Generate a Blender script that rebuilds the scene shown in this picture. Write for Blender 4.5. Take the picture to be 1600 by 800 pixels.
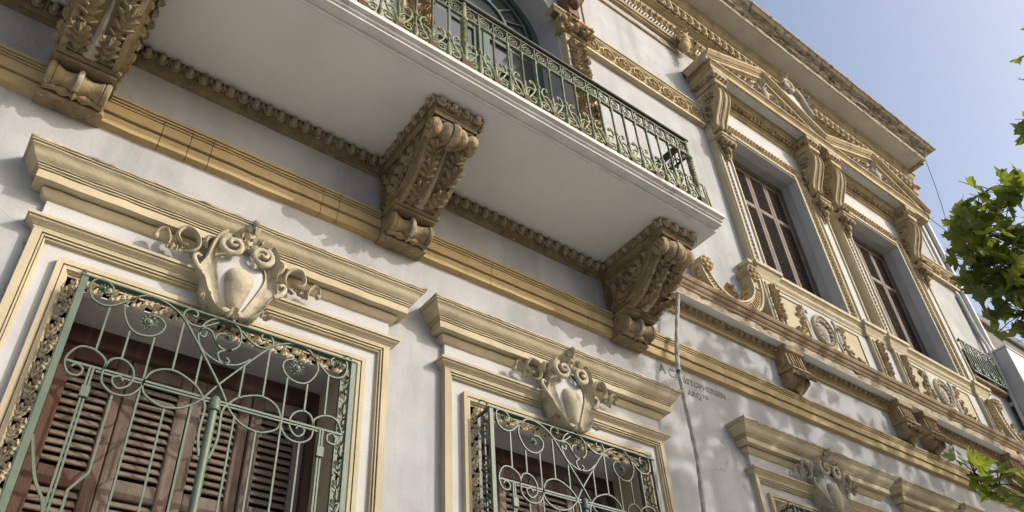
import bpy, math, random
import numpy as np
from mathutils import Vector, Matrix
PI = math.pi
for o in list(bpy.data.objects):
    bpy.data.objects.remove(o)
scene = bpy.context.scene
COL = scene.collection

# ------------------------------------------------------------------ camera
cam_d = bpy.data.cameras.new('camera'); cam = bpy.data.objects.new('camera', cam_d); COL.objects.link(cam)
RIGHT = Vector((0.79672334, -0.60190757, -0.0542144))
DOWN = Vector((0.34321477, 0.52448252, -0.77918015))
FWD = Vector((0.49742894, 0.60218383, 0.62445103))
m = Matrix((RIGHT, -DOWN, -FWD)).transposed().to_4x4()
m.translation = (0, -4.0, 1.6)
cam.matrix_world = m
cam_d.sensor_width = 36; cam_d.lens = 1239.07 / 1600 * 36
cam_d.shift_y = 38.63 / 1600; cam_d.shift_x = 0.0003
cam_d.clip_end = 2000; cam_d.clip_start = 0.05
scene.camera = cam
# ------------------------------------------------------------------ sky, sun, exposure
SUN = Vector((0.88, -1.0, 0.77)).normalized()
elev = math.asin(SUN.z); azim = math.atan2(SUN.x, SUN.y)
world = bpy.data.worlds.new('World'); scene.world = world; world.use_nodes = True
nt = world.node_tree; bg = nt.nodes['Background']
sky = nt.nodes.new('ShaderNodeTexSky'); sky.sky_type = 'NISHITA'; sky.sun_disc = False
sky.sun_elevation = elev; sky.sun_rotation = azim; sky.air_density = 1.0; sky.dust_density = 4.2; sky.ozone_density = 0.2
sky.altitude = 50
nt.links.new(sky.outputs[0], bg.inputs[0]); bg.inputs[1].default_value = 0.15
sun_d = bpy.data.lights.new('sun', 'SUN'); sun_d.energy = 2.0; sun_d.angle = math.radians(0.6); sun_d.color = (1.0, 0.98, 0.93)
sun = bpy.data.objects.new('sun', sun_d); COL.objects.link(sun)
sun.rotation_euler = (-SUN).to_track_quat('-Z', 'Y').to_euler(); sun.location = (10, -12, 10)
vs = scene.view_settings
vs.view_transform = 'Standard'; vs.look = 'None'; vs.exposure = 0.56; vs.gamma = 1.0; vs.use_curve_mapping = False
scene.render.resolution_x = 1024; scene.render.resolution_y = 512

# ------------------------------------------------------------------ helpers
rng = random.Random(7)
def sr(c): return tuple(((x / 12.92) if x <= 0.04045 else ((x + 0.055) / 1.055) ** 2.4) for x in c)

def mk(name, vf, mat=None, parent=None, smooth=None, loc=None, kind=None):
    v, f = vf
    me = bpy.data.meshes.new(name); me.from_pydata([tuple(p) for p in v], [], [tuple(q) for q in f]); me.update()
    return mko(name, me, mat, parent, smooth, loc, kind)
def mko(name, me, mat=None, parent=None, smooth=None, loc=None, kind=None, M=None):
    if mat is not None and not me.materials: me.materials.append(mat)
    if smooth:
        me.polygons.foreach_set('use_smooth', [True] * len(me.polygons))
        me.set_sharp_from_angle(angle=math.radians(smooth))
    o = bpy.data.objects.new(name, me); COL.objects.link(o)
    if parent is not None: o.parent = parent
    if loc is not None: o.location = loc
    if M is not None: o.matrix_local = M
    if kind: o['kind'] = kind
    return o
def mesh(name, vf, mat, smooth=None):
    me = bpy.data.meshes.new(name); me.from_pydata([tuple(p) for p in vf[0]], [], [tuple(q) for q in vf[1]]); me.update()
    me.materials.append(mat)
    if smooth:
        me.polygons.foreach_set('use_smooth', [True] * len(me.polygons)); me.set_sharp_from_angle(angle=math.radians(smooth))
    return me
def empty(name, loc=(0, 0, 0)):
    o = bpy.data.objects.new(name, None); COL.objects.link(o); o.location = loc; o.empty_display_size = 0.2
    return o
def tag(o, label, cat, group=None, kind=None):
    o['label'] = label; o['category'] = cat
    if group: o['group'] = group
    if kind: o['kind'] = kind
    return o
def dup(o, dx=0, parent=None, name=None):
    c = o.copy(); COL.objects.link(c)
    if parent is not None: c.parent = parent
    c.location.x += dx
    for ch in o.children:
        d = ch.copy(); COL.objects.link(d); d.parent = c
        for g in ch.children:
            e = g.copy(); COL.objects.link(e); e.parent = d
    return c
def join(*parts):
    v, f = [], []
    for p in parts:
        n = len(v); v += [tuple(q) for q in p[0]]; f += [tuple(i + n for i in q) for q in p[1]]
    return v, f
def xf(p, M):
    return [tuple(M @ Vector(q)) for q in p[0]], p[1]
def T(x, y, z): return Matrix.Translation((x, y, z))
def Rot(a, ax): return Matrix.Rotation(a, 4, ax)
def Sc(x, y, z): return Matrix.Diagonal((x, y, z, 1))
def basis(xa, ya, za, loc):
    M = Matrix((Vector(xa), Vector(ya), Vector(za))).transposed().to_4x4(); M.translation = loc
    return M
def box(x0, x1, y0, y1, z0, z1):
    v = [(x0, y0, z0), (x1, y0, z0), (x1, y1, z0), (x0, y1, z0), (x0, y0, z1), (x1, y0, z1), (x1, y1, z1), (x0, y1, z1)]
    return v, [(0, 3, 2, 1), (4, 5, 6, 7), (0, 1, 5, 4), (1, 2, 6, 5), (2, 3, 7, 6), (3, 0, 4, 7)]
def bbox(x0, x1, y0, y1, z0, z1, b=0.008):
    # box with chamfered edges on the outward (-y) side
    v = [(x0, y1, z0), (x1, y1, z0), (x1, y1, z1), (x0, y1, z1), (x0, y0 + b, z0), (x1, y0 + b, z0), (x1, y0 + b, z1), (x0, y0 + b, z1),
         (x0 + b, y0, z0 + b), (x1 - b, y0, z0 + b), (x1 - b, y0, z1 - b), (x0 + b, y0, z1 - b)]
    f = [(0, 3, 2, 1), (8, 9, 10, 11)]
    for i in range(4):
        j = (i + 1) % 4
        f += [(i, j, 4 + j, 4 + i), (4 + i, 4 + j, 8 + j, 8 + i)]
    return v, f
def grid(cols, close=False, flip=False):
    # cols: list of equal-length point lists
    n = len(cols[0]); v = [p for c in cols for p in c]; f = []
    m_ = len(cols) if close else len(cols) - 1
    for i in range(m_):
        a = i * n; b = ((i + 1) % len(cols)) * n
        for j in range(n - 1):
            q = (a + j, b + j, b + j + 1, a + j + 1)
            f.append(q[::-1] if flip else q)
    return v, f
def hood(xa, xb, prof, yb=0.03, left=True, right=True, n=1, jit=None, wob=0):
    # moulding with mitred returns; prof (out, z) from bottom to top
    cols = []
    if left: cols.append([(xa - o, yb, z) for o, z in prof])
    for k in range(n + 1):
        t = k / n; c = []
        for i, (o, z) in enumerate(prof):
            x = (xa - o * left) + ((xb + o * right) - (xa - o * left)) * t
            dy = dz = 0
            if wob and 0 < k < n: dy = wob * math.sin(k * 1.7 + i * 0.3) * rng.uniform(0.2, 1); dz = wob * math.sin(k * 0.9) * rng.uniform(0.2, 1)
            if jit and i in jit and 0 < k < n: dy = rng.uniform(0, jit[i]); dz = -rng.uniform(0, jit[i])
            c.append((x, -o + dy, z + dz))
        cols.append(c)
    if right: cols.append([(xb + o, yb, z) for o, z in prof])
    v, f = grid(cols)
    if not left: f.append(tuple(range(len(prof)))[::-1])
    if not right: f.append(tuple(range(len(v) - len(prof), len(v))))
    return v, f
def frame3(xL, xR, zT, zB, prof):
    cols = [[(xL + d, -o, zB) for d, o in prof], [(xL + d, -o, zT - d) for d, o in prof], [(xR - d, -o, zT - d) for d, o in prof], [(xR - d, -o, zB) for d, o in prof]]
    return grid(cols, flip=True)
def frame4(x0, x1, z0, z1, prof, y=0):
    cols = []
    for sx, sz in ((0, 0), (0, 1), (1, 1), (1, 0)):
        cols.append([((x1 - d) if sx else (x0 + d), y - o, (z1 - d) if sz else (z0 + d)) for d, o in prof])
    return grid(cols, close=True, flip=True)
def prism(poly, a0, a1, axis='y'):
    # extrude polygon: axis y -> poly (x,z); axis x -> poly (y,z)
    n = len(poly); v = []
    for a in (a0, a1):
        for p, q in poly: v.append((p, a, q) if axis == 'y' else (a, p, q))
    f = [tuple(range(n)), tuple(range(2 * n - 1, n - 1, -1))]
    for i in range(n):
        j = (i + 1) % n; f.append((i, n + i, n + j, j))
    return v, f
def cr(pts, k=6, closed=False):
    P = [np.array(p, float) for p in pts]; out = []
    n = len(P)
    for i in range(n if closed else n - 1):
        if closed: p0, p1, p2, p3 = P[i - 1], P[i], P[(i + 1) % n], P[(i + 2) % n]
        else: p0, p1, p2, p3 = P[max(i - 1, 0)], P[i], P[i + 1], P[min(i + 2, n - 1)]
        for j in range(k):
            t = j / k
            out.append(0.5 * ((2 * p1) + (-p0 + p2) * t + (2 * p0 - 5 * p1 + 4 * p2 - p3) * t * t + (-p0 + 3 * p1 - 3 * p2 + p3) * t ** 3))
    if not closed: out.append(P[-1])
    return out
def tube(pts, r, n=6, flat=1.0, cap=True, up=(0, 1, 0)):
    # tube along pts; r scalar or list; flat squashes the section along 'up'
    P = [Vector(p) for p in pts]; N = len(P)
    rs = r if hasattr(r, '__len__') else [r] * N
    cols = []; up = Vector(up)
    for i in range(N):
        t = (P[min(i + 1, N - 1)] - P[max(i - 1, 0)])
        if t.length < 1e-9: t = Vector((0, 0, 1))
        t.normalize(); b = up - t * up.dot(t)
        if b.length < 1e-4: b = Vector((1, 0, 0)) - t * t.x
        b.normalize(); a = t.cross(b)
        cols.append([tuple(P[i] + (a * math.cos(2 * PI * k / n + PI / n) + b * math.sin(2 * PI * k / n + PI / n) * flat) * rs[i]) for k in range(n)])
    v = [p for c in cols for p in c]; f = []
    for i in range(N - 1):
        for k in range(n):
            k2 = (k + 1) % n; f.append((i * n + k, i * n + k2, (i + 1) * n + k2, (i + 1) * n + k))
    if cap: f += [tuple(range(n))[::-1], tuple(range((N - 1) * n, N * n))]
    return v, f
def bar(p, q, r, n=4): return tube([p, q], r, n)
def ell(c, r, nu=8, nv=6):
    v = [(c[0], c[1], c[2] - r[2])]; f = []
    for j in range(1, nv):
        t = PI * j / nv - PI / 2
        for i in range(nu):
            a = 2 * PI * i / nu
            v.append((c[0] + r[0] * math.cos(t) * math.cos(a), c[1] + r[1] * math.cos(t) * math.sin(a), c[2] + r[2] * math.sin(t)))
    v.append((c[0], c[1], c[2] + r[2])); L = len(v) - 1
    for i in range(nu):
        k = (i + 1) % nu; f.append((0, 1 + k, 1 + i)); f.append((L, L - nu + i, L - nu + k))
        for j in range(nv - 2): f.append((1 + j * nu + i, 1 + j * nu + k, 1 + (j + 1) * nu + k, 1 + (j + 1) * nu + i))
    return v, f
def lathe(prof, n=12, axis='x', c=(0, 0, 0)):
    # prof (along, radius)
    cols = []
    for k in range(n):
        a = 2 * PI * k / n
        if axis == 'x': cols.append([(c[0] + s, c[1] + r * math.cos(a), c[2] + r * math.sin(a)) for s, r in prof])
        elif axis == 'z': cols.append([(c[0] + r * math.cos(a), c[1] + r * math.sin(a), c[2] + s) for s, r in prof])
        else: cols.append([(c[0] + r * math.cos(a), c[1] + s, c[2] + r * math.sin(a)) for s, r in prof])
    v, f = grid(cols, close=True)
    m_ = len(prof)
    f.append(tuple(k * m_ for k in range(n))[::-1]); f.append(tuple(k * m_ + m_ - 1 for k in range(n)))
    return v, f
def leaf(L=1, W=0.35, lobes=4, rel=0.12, curl=0.18, nv=8):
    # acanthus leaf: along +z, outwards -y; low domed body with crisp ridged fingers
    n = 5; cols = []
    yc = lambda u: -curl * max(0, u) ** 2.5
    for i in range(n + 1):
        u = i / n; e = max(0.1, math.sin(PI * (0.10 + 0.80 * u))) ** 0.8; y0 = yc(u)
        cols.append([(-W * 0.62 * e, 0.004 + y0 * 0.7, L * u), (-W * 0.33 * e, -rel * 0.40 + y0, L * u), (0, -rel * 0.30 + y0, L * u), (W * 0.33 * e, -rel * 0.40 + y0, L * u), (W * 0.62 * e, 0.004 + y0 * 0.7, L * u)])
    P = [grid(cols)]
    def finger(bx, bz, a, ln, w, y0):
        d = (math.sin(a), math.cos(a)); q = (d[1], -d[0])
        at = lambda t, o, y: (bx + d[0] * ln * t + q[0] * o, y0 + y, bz + d[1] * ln * t + q[1] * o)
        v = [at(0, -w * .35, -rel * .2), at(0, 0, -rel * .75), at(0, w * .35, -rel * .2), at(.5, -w * .55, 0.0), at(.5, 0, -rel * 1.0), at(.5, w * .55, 0.0), at(.82, -w * .38, -rel * .1), at(.82, 0, -rel * .95), at(.82, w * .38, -rel * .1), at(1.0, 0, -rel * .55)]
        P.append((v, [(0, 1, 4, 3), (1, 2, 5, 4), (3, 4, 7, 6), (4, 5, 8, 7), (6, 7, 9), (7, 8, 9), (6, 9, 8)]))
    for i in range(lobes):
        u = (i + 0.25) / lobes * 0.86; e = max(0.25, math.sin(PI * (0.16 + 0.74 * u))) ** 0.8
        for s in (-1, 1): finger(s * W * 0.12, L * u, s * (1.15 - 0.75 * u), W * 1.0 * e + L * 0.05, L / lobes * 0.62, yc(u + 0.1))
    finger(0, L * 0.70, 0.0, L * 0.32, W * 0.5, yc(0.92))
    return join(*P)
def spiral(cx, cz, r0, r1, a0, turns, n=22):
    out = []
    for i in range(n + 1):
        t = i / n; a = a0 + 2 * PI * turns * t; r = r0 + (r1 - r0) * t
        out.append((cx + r * math.cos(a), cz + r * math.sin(a)))
    return out
def xz(l, y): return [(p[0], y, p[1]) for p in l]

# ------------------------------------------------------------------ materials
def mat(name, base, base2=None, s1=3.0, stain=None, s2=1.2, st=(0.55, 0.75), rough=0.85, bump=0.15, sb=60, streak=False, chip=None, cs=9.0, ct=(0.62, 0.66), metal=0.0, spec=0.3):
    mt = bpy.data.materials.new(name); mt.use_nodes = True; n = mt.node_tree; N = n.nodes; Lk = n.links.new
    b = N['Principled BSDF']; b.inputs['Roughness'].default_value = rough; b.inputs['Metallic'].default_value = metal
    b.inputs['Specular IOR Level'].default_value = spec
    g = N.new('ShaderNodeNewGeometry'); pos = g.outputs['Position']
    def noise(scale, det=5, vec=None, rg=0.55):
        q = N.new('ShaderNodeTexNoise'); q.inputs['Scale'].default_value = scale; q.inputs['Detail'].default_value = det; q.inputs['Roughness'].default_value = rg
        Lk(vec or pos, q.inputs['Vector']); return q.outputs[0]
    def ramp(x, a, c):
        r = N.new('ShaderNodeMapRange'); r.inputs[1].default_value = a; r.inputs[2].default_value = c; Lk(x, r.inputs[0]); return r.outputs[0]
    def mix(fac, a, c):
        q = N.new('ShaderNodeMix'); q.data_type = 'RGBA'; Lk(fac, q.inputs[0])
        for s, val in ((6, a), (7, c)):
            if isinstance(val, tuple): q.inputs[s].default_value = val + (1,)
            else: Lk(val, q.inputs[s])
        return q.outputs[2]
    base2 = base2 or tuple(x * 0.8 for x in base)
    col = mix(ramp(noise(s1), 0.35, 0.68), base, base2)
    if stain:
        vec = None
        if streak:
            mp = N.new('ShaderNodeMapping'); mp.inputs['Scale'].default_value = (1, 1, 0.12); Lk(pos, mp.inputs[0]); vec = mp.outputs[0]
        f = ramp(noise(s2, 8, vec, 0.62), st[0], st[1]); col = mix(f, col, stain)
    if chip:
        col = mix(ramp(noise(cs, 9, None, 0.7), ct[0], ct[1]), col, chip)
    if name == 'stucco':
        vo = N.new('ShaderNodeTexVoronoi'); vo.feature = 'DISTANCE_TO_EDGE'; vo.inputs['Scale'].default_value = 0.9
        wv = N.new('ShaderNodeVectorMath'); wv.operation = 'MULTIPLY_ADD'; wv.inputs[1].default_value = (0.5, 0.5, 0.5)
        nz = N.new('ShaderNodeTexNoise'); nz.inputs['Scale'].default_value = 3.5; nz.inputs['Detail'].default_value = 6; Lk(pos, nz.inputs['Vector'])
        Lk(nz.outputs[1], wv.inputs[0]); Lk(pos, wv.inputs[2]); Lk(wv.outputs[0], vo.inputs['Vector'])
        ck = ramp(vo.outputs['Distance'], 0.0045, 0.0015); mk_ = ramp(noise(0.8, 2), 0.52, 0.62)
        pm = N.new('ShaderNodeMath'); pm.operation = 'MULTIPLY'; Lk(ck, pm.inputs[0]); Lk(mk_, pm.inputs[1])
        col = mix(pm.outputs[0], col, (0.24, 0.235, 0.225))
        mp2 = N.new('ShaderNodeMapping'); mp2.inputs['Scale'].default_value = (5, 5, 0.5); Lk(pos, mp2.inputs[0])
        dr = ramp(noise(2.2, 6, mp2.outputs[0], 0.6), 0.63, 0.80); m3 = ramp(noise(0.7, 3), 0.45, 0.65)
        p2 = N.new('ShaderNodeMath'); p2.operation = 'MULTIPLY'; Lk(dr, p2.inputs[0]); Lk(m3, p2.inputs[1])
        col = mix(p2.outputs[0], col, (0.22, 0.22, 0.215))
    Lk(col, b.inputs['Base Color'])
    if bump:
        bp = N.new('ShaderNodeBump'); bp.inputs['Strength'].default_value = bump; bp.inputs['Distance'].default_value = 0.01
        ad = N.new('ShaderNodeMath'); ad.operation = 'MULTIPLY_ADD'; ad.inputs[1].default_value = 1.0
        Lk(noise(sb * 0.12, 4), ad.inputs[0]); Lk(noise(sb, 6), ad.inputs[2])
        Lk(ad.outputs[0], bp.inputs['Height']); Lk(bp.outputs[0], b.inputs['Normal'])
    return mt
M_WALL = mat('stucco', (0.445, 0.452, 0.457), (0.34, 0.346, 0.35), 2.0, stain=(0.22, 0.225, 0.23), s2=1.9, st=(0.47, 0.82), rough=0.92, bump=0.30, sb=38, streak=True, chip=(0.36, 0.35, 0.33), cs=14, ct=(0.73, 0.78))
M_WHITE = mat('white_paint', (0.50, 0.50, 0.495), (0.43, 0.432, 0.43), 3, stain=(0.45, 0.44, 0.42), s2=3, st=(0.6, 0.8), rough=0.85, bump=0.2)
M_SOFF = mat('soffit_paint', (0.68, 0.675, 0.64), (0.62, 0.615, 0.585), 1.2, stain=(0.55, 0.535, 0.50), s2=1.0, st=(0.52, 0.80), rough=0.9, bump=0.12)
M_EDGE = mat('slab_edge_paint', (0.66, 0.645, 0.61), (0.55, 0.54, 0.52), 5, stain=(0.30, 0.28, 0.26), s2=4, st=(0.62, 0.74), rough=0.85, bump=0.3)
M_CREAM = mat('cream_ochre_paint', (0.50, 0.43, 0.29), (0.42, 0.36, 0.24), 3, stain=(0.30, 0.255, 0.175), s2=3.2, st=(0.52, 0.82), streak=True, rough=0.8, bump=0.3, sb=50, chip=(0.30, 0.27, 0.21), cs=18, ct=(0.67, 0.71))
M_CARTO = mat('weathered_cream_carving', (0.46, 0.41, 0.30), (0.36, 0.32, 0.235), 7, stain=(0.22, 0.195, 0.15), s2=9, st=(0.52, 0.68), rough=0.82, bump=0.45, sb=60, chip=(0.56, 0.53, 0.48), cs=22, ct=(0.66, 0.70))
M_OCHRE = mat('ochre_paint', (0.43, 0.33, 0.17), (0.35, 0.265, 0.135), 2.2, stain=(0.23, 0.175, 0.10), s2=3, st=(0.54, 0.8), streak=True, rough=0.8, bump=0.25, chip=(0.30, 0.24, 0.15), cs=7, ct=(0.70, 0.74))
M_CARV = mat('carved_dark_ochre', (0.285, 0.222, 0.125), (0.18, 0.138, 0.08), 10, stain=(0.10, 0.08, 0.055), s2=8, st=(0.54, 0.72), rough=0.75, bump=0.6, sb=70, chip=(0.52, 0.46, 0.37), cs=20, ct=(0.62, 0.67))
M_EGG = mat('egg_ornament', (0.36, 0.30, 0.205), (0.25, 0.205, 0.135), 12, stain=(0.13, 0.105, 0.07), s2=11, st=(0.52, 0.70), rough=0.8, bump=0.4, chip=(0.50, 0.46, 0.40), cs=24, ct=(0.64, 0.68))
M_CARV2 = mat('carved_ochre', (0.46, 0.35, 0.185), (0.34, 0.255, 0.135), 5, stain=(0.20, 0.15, 0.09), s2=6, st=(0.52, 0.70), rough=0.8, bump=0.5, sb=60, chip=(0.55, 0.50, 0.42), cs=14, ct=(0.66, 0.70))
M_CARV3 = mat('carved_weathered', (0.42, 0.32, 0.19), (0.25, 0.19, 0.12), 8, stain=(0.12, 0.095, 0.07), s2=9, st=(0.50, 0.66), rough=0.85, bump=0.6, sb=60)
M_STRIP = mat('carved_strip_paint', (0.58, 0.51, 0.36), (0.46, 0.40, 0.28), 9, stain=(0.28, 0.25, 0.19), s2=8, st=(0.56, 0.74), rough=0.85, bump=0.4)
M_PALEC = mat('pale_gold_carving', (0.50, 0.41, 0.26), (0.38, 0.30, 0.19), 8, stain=(0.20, 0.155, 0.10), s2=9, st=(0.54, 0.70), rough=0.85, bump=0.5)
M_GREYC = mat('grey_carving', (0.42, 0.37, 0.29), (0.30, 0.26, 0.20), 9, stain=(0.17, 0.145, 0.11), s2=9, st=(0.55, 0.72), rough=0.85, bump=0.5)
M_BROWN = mat('brown_weathered_moulding', (0.27, 0.185, 0.10), (0.18, 0.125, 0.075), 5, stain=(0.36, 0.29, 0.19), s2=3, st=(0.52, 0.75), rough=0.85, bump=0.5)
M_CORB = mat('weathered_corbel', (0.36, 0.27, 0.15), (0.25, 0.185, 0.105), 7, stain=(0.14, 0.10, 0.065), s2=6, st=(0.54, 0.72), rough=0.85, bump=0.5)
M_STONE = mat('weathered_fascia', (0.46, 0.39, 0.28), (0.33, 0.27, 0.19), 6, stain=(0.13, 0.10, 0.075), s2=5, st=(0.55, 0.68), rough=0.9, bump=0.8, sb=35)
M_ROOF = mat('roof_cornice', (0.36, 0.31, 0.225), (0.22, 0.185, 0.135), 8, stain=(0.085, 0.075, 0.06), s2=9, st=(0.50, 0.66), rough=0.9, bump=0.9, sb=30)
M_RSOF = mat('roof_soffit', (0.50, 0.475, 0.42), (0.44, 0.415, 0.365), 1.5, stain=(0.30, 0.275, 0.23), s2=2.2, st=(0.58, 0.8), rough=0.9, bump=0.3)
M_PED = mat('pediment_ochre', (0.42, 0.335, 0.195), (0.31, 0.245, 0.145), 4, stain=(0.19, 0.155, 0.105), s2=4, st=(0.54, 0.75), rough=0.82, bump=0.4)
M_GREEN = mat('pale_green_iron', (0.095, 0.135, 0.09), (0.07, 0.105, 0.072), 6, stain=(0.06, 0.09, 0.065), s2=12, st=(0.6, 0.75), chip=(0.13, 0.075, 0.045), cs=34, ct=(0.66, 0.69), rough=0.5, bump=0.15, spec=0.5)
M_DGREEN = mat('dark_green_iron', (0.035, 0.075, 0.05), (0.05, 0.10, 0.065), 6, rough=0.5, bump=0.15, spec=0.5)
M_RAIL = mat('olive_green_iron', (0.24, 0.27, 0.13), (0.14, 0.165, 0.08), 14, stain=(0.05, 0.065, 0.035), s2=20, st=(0.50, 0.62), rough=0.55, bump=0.15, spec=0.4)
M_RAIL_BACKLIT = mat('backlit_olive_iron', (0.12, 0.145, 0.065), (0.06, 0.075, 0.038), 12, stain=(0.025, 0.03, 0.018), s2=18, st=(0.5, 0.65), rough=0.55, bump=0.15, spec=0.4)  # the railing's olive iron, darkened in colour to paint bars seen backlit
M_BLACK = mat('black_iron', (0.03, 0.034, 0.03), (0.05, 0.05, 0.042), 8, rough=0.55, bump=0.15, spec=0.4)
M_RUST = mat('rusty_foot', (0.09, 0.05, 0.032), None, 20, rough=0.8)
M_WOOD = mat('worn_shutter_wood', (0.135, 0.098, 0.073), (0.085, 0.056, 0.042), 5, stain=(0.235, 0.20, 0.165), s2=4, st=(0.44, 0.64), streak=True, rough=0.8, bump=0.4, chip=(0.40, 0.35, 0.29), cs=30, ct=(0.70, 0.73))
M_RED = mat('red_shutter_wood', (0.10, 0.050, 0.036), (0.07, 0.036, 0.028), 5, stain=(0.185, 0.135, 0.105), s2=5, st=(0.48, 0.70), streak=True, rough=0.75, bump=0.35, chip=(0.40, 0.33, 0.27), cs=30, ct=(0.69, 0.72))
M_SLAT = mat('grey_slat_wood', (0.20, 0.165, 0.125), (0.135, 0.105, 0.08), 9, stain=(0.085, 0.06, 0.045), s2=7, st=(0.55, 0.72), rough=0.85, bump=0.4)
M_UWOOD = mat('taupe_shutter_frame', (0.16, 0.122, 0.10), (0.11, 0.082, 0.068), 5, stain=(0.10, 0.07, 0.06), s2=5, st=(0.6, 0.8), rough=0.7, bump=0.25)
M_USLAT = mat('dark_slat', (0.075, 0.058, 0.05), (0.05, 0.038, 0.033), 7, rough=0.7, bump=0.2)
M_DARK = mat('painted_room_shade', (0.012, 0.011, 0.010), None, 3, rough=0.95, bump=0)
M_FACE = mat('brown_terracotta', (0.17, 0.085, 0.05), (0.10, 0.055, 0.035), 12, rough=0.7, bump=0.4)
M_CABLE = mat('white_cable', (0.42, 0.41, 0.39), (0.30, 0.295, 0.285), 20, rough=0.7, bump=0.2)
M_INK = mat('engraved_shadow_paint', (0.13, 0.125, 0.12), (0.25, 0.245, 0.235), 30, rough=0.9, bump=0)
M_METAL = mat('grey_painted_metal', (0.44, 0.45, 0.455), (0.38, 0.39, 0.40), 4, rough=0.5, bump=0.05, spec=0.5)
M_PIPE = mat('pale_pipe', (0.52, 0.52, 0.51), (0.40, 0.40, 0.40), 6, rough=0.5, bump=0.05)
M_NEIGH = mat('neighbour_render', (0.19, 0.18, 0.17), (0.12, 0.115, 0.11), 1.2, stain=(0.30, 0.29, 0.27), s2=1.1, st=(0.55, 0.8), rough=0.95, bump=0.4)
M_NEIGH2 = mat('rendered_house', (0.50, 0.49, 0.47), (0.44, 0.43, 0.41), 1.2, rough=0.95, bump=0.2)
M_ROAD = mat('asphalt', (0.12, 0.119, 0.116), (0.10, 0.099, 0.096), 2, rough=0.95, bump=0.3)
M_PAVE = mat('concrete_pavement', (0.49, 0.485, 0.47), (0.43, 0.425, 0.41), 1.5, rough=0.95, bump=0.3)
M_BARK = mat('bark', (0.16, 0.135, 0.10), (0.26, 0.235, 0.18), 4, rough=0.95, bump=0.8, sb=30)
M_TWIG = mat('twig', (0.075, 0.055, 0.04), None, 9, rough=0.9, bump=0.2)
def glassmat():
    mt = bpy.data.materials.new('window_glass'); mt.use_nodes = True; b = mt.node_tree.nodes['Principled BSDF']
    b.inputs['Base Color'].default_value = (0.035, 0.045, 0.05, 1); b.inputs['Roughness'].default_value = 0.12; b.inputs['Specular IOR Level'].default_value = 0.8
    n = mt.node_tree; q = n.nodes.new('ShaderNodeTexNoise'); q.inputs['Scale'].default_value = 2.0; bp = n.nodes.new('ShaderNodeBump'); bp.inputs['Strength'].default_value = 0.05
    n.links.new(q.outputs[0], bp.inputs['Height']); n.links.new(bp.outputs[0], b.inputs['Normal'])
    return mt
M_GLASS = glassmat()
def leafmat(name, c1, c2):
    mt = bpy.data.materials.new(name); mt.use_nodes = True; n = mt.node_tree; N = n.nodes; b = N['Principled BSDF']
    oi = N.new('ShaderNodeNewGeometry'); q = N.new('ShaderNodeTexNoise'); q.inputs['Scale'].default_value = 3.5; q.inputs['Detail'].default_value = 4
    n.links.new(oi.outputs['Position'], q.inputs['Vector'])
    r = N.new('ShaderNodeMapRange'); r.inputs[1].default_value = 0.35; r.inputs[2].default_value = 0.65; n.links.new(q.outputs[0], r.inputs[0])
    ob = N.new('ShaderNodeObjectInfo'); av = N.new('ShaderNodeMath'); av.operation = 'MULTIPLY_ADD'; av.inputs[1].default_value = 0.6; n.links.new(r.outputs[0], av.inputs[0])
    hf = N.new('ShaderNodeMath'); hf.operation = 'MULTIPLY'; hf.inputs[1].default_value = 0.55; n.links.new(ob.outputs['Random'], hf.inputs[0]); n.links.new(hf.outputs[0], av.inputs[2])
    mx = N.new('ShaderNodeMix'); mx.data_type = 'RGBA'; mx.inputs[6].default_value = c1 + (1,); mx.inputs[7].default_value = c2 + (1,); n.links.new(av.outputs[0], mx.inputs[0])
    n.links.new(mx.outputs[2], b.inputs['Base Color']); b.inputs['Roughness'].default_value = 0.5
    tr = N.new('ShaderNodeBsdfTranslucent'); mu = N.new('ShaderNodeMix'); mu.data_type = 'RGBA'; mu.blend_type = 'MULTIPLY'; mu.inputs[0].default_value = 1
    n.links.new(mx.outputs[2], mu.inputs[6]); mu.inputs[7].default_value = (2.2, 2.2, 0.8, 1); n.links.new(mu.outputs[2], tr.inputs[0])
    ms = N.new('ShaderNodeMixShader'); ms.inputs[0].default_value = 0.40; n.links.new(b.outputs[0], ms.inputs[1]); n.links.new(tr.outputs[0], ms.inputs[2])
    n.links.new(ms.outputs[0], N['Material Output'].inputs[0])
    return mt
M_LEAF = leafmat('plane_leaf', (0.06, 0.095, 0.024), (0.17, 0.20, 0.045))

# ------------------------------------------------------------------ ground
g = mk('street', box(-300, 300, -300, -5.3, -0.5, -0.12), M_ROAD); g['kind'] = 'structure'
g = mk('pavement', box(-300, 300, -5.15, 60, -0.5, 0.0), M_PAVE); g['kind'] = 'structure'
g = mk('kerb', bbox(-300, 300, -5.3, -5.15, -0.5, 0.004, 0.02), M_STONE); g['kind'] = 'structure'
g = mk('opposite_pavement', box(-300, 300, -60, -12.0, -0.5, 0.0), M_PAVE); g['kind'] = 'structure'

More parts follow.
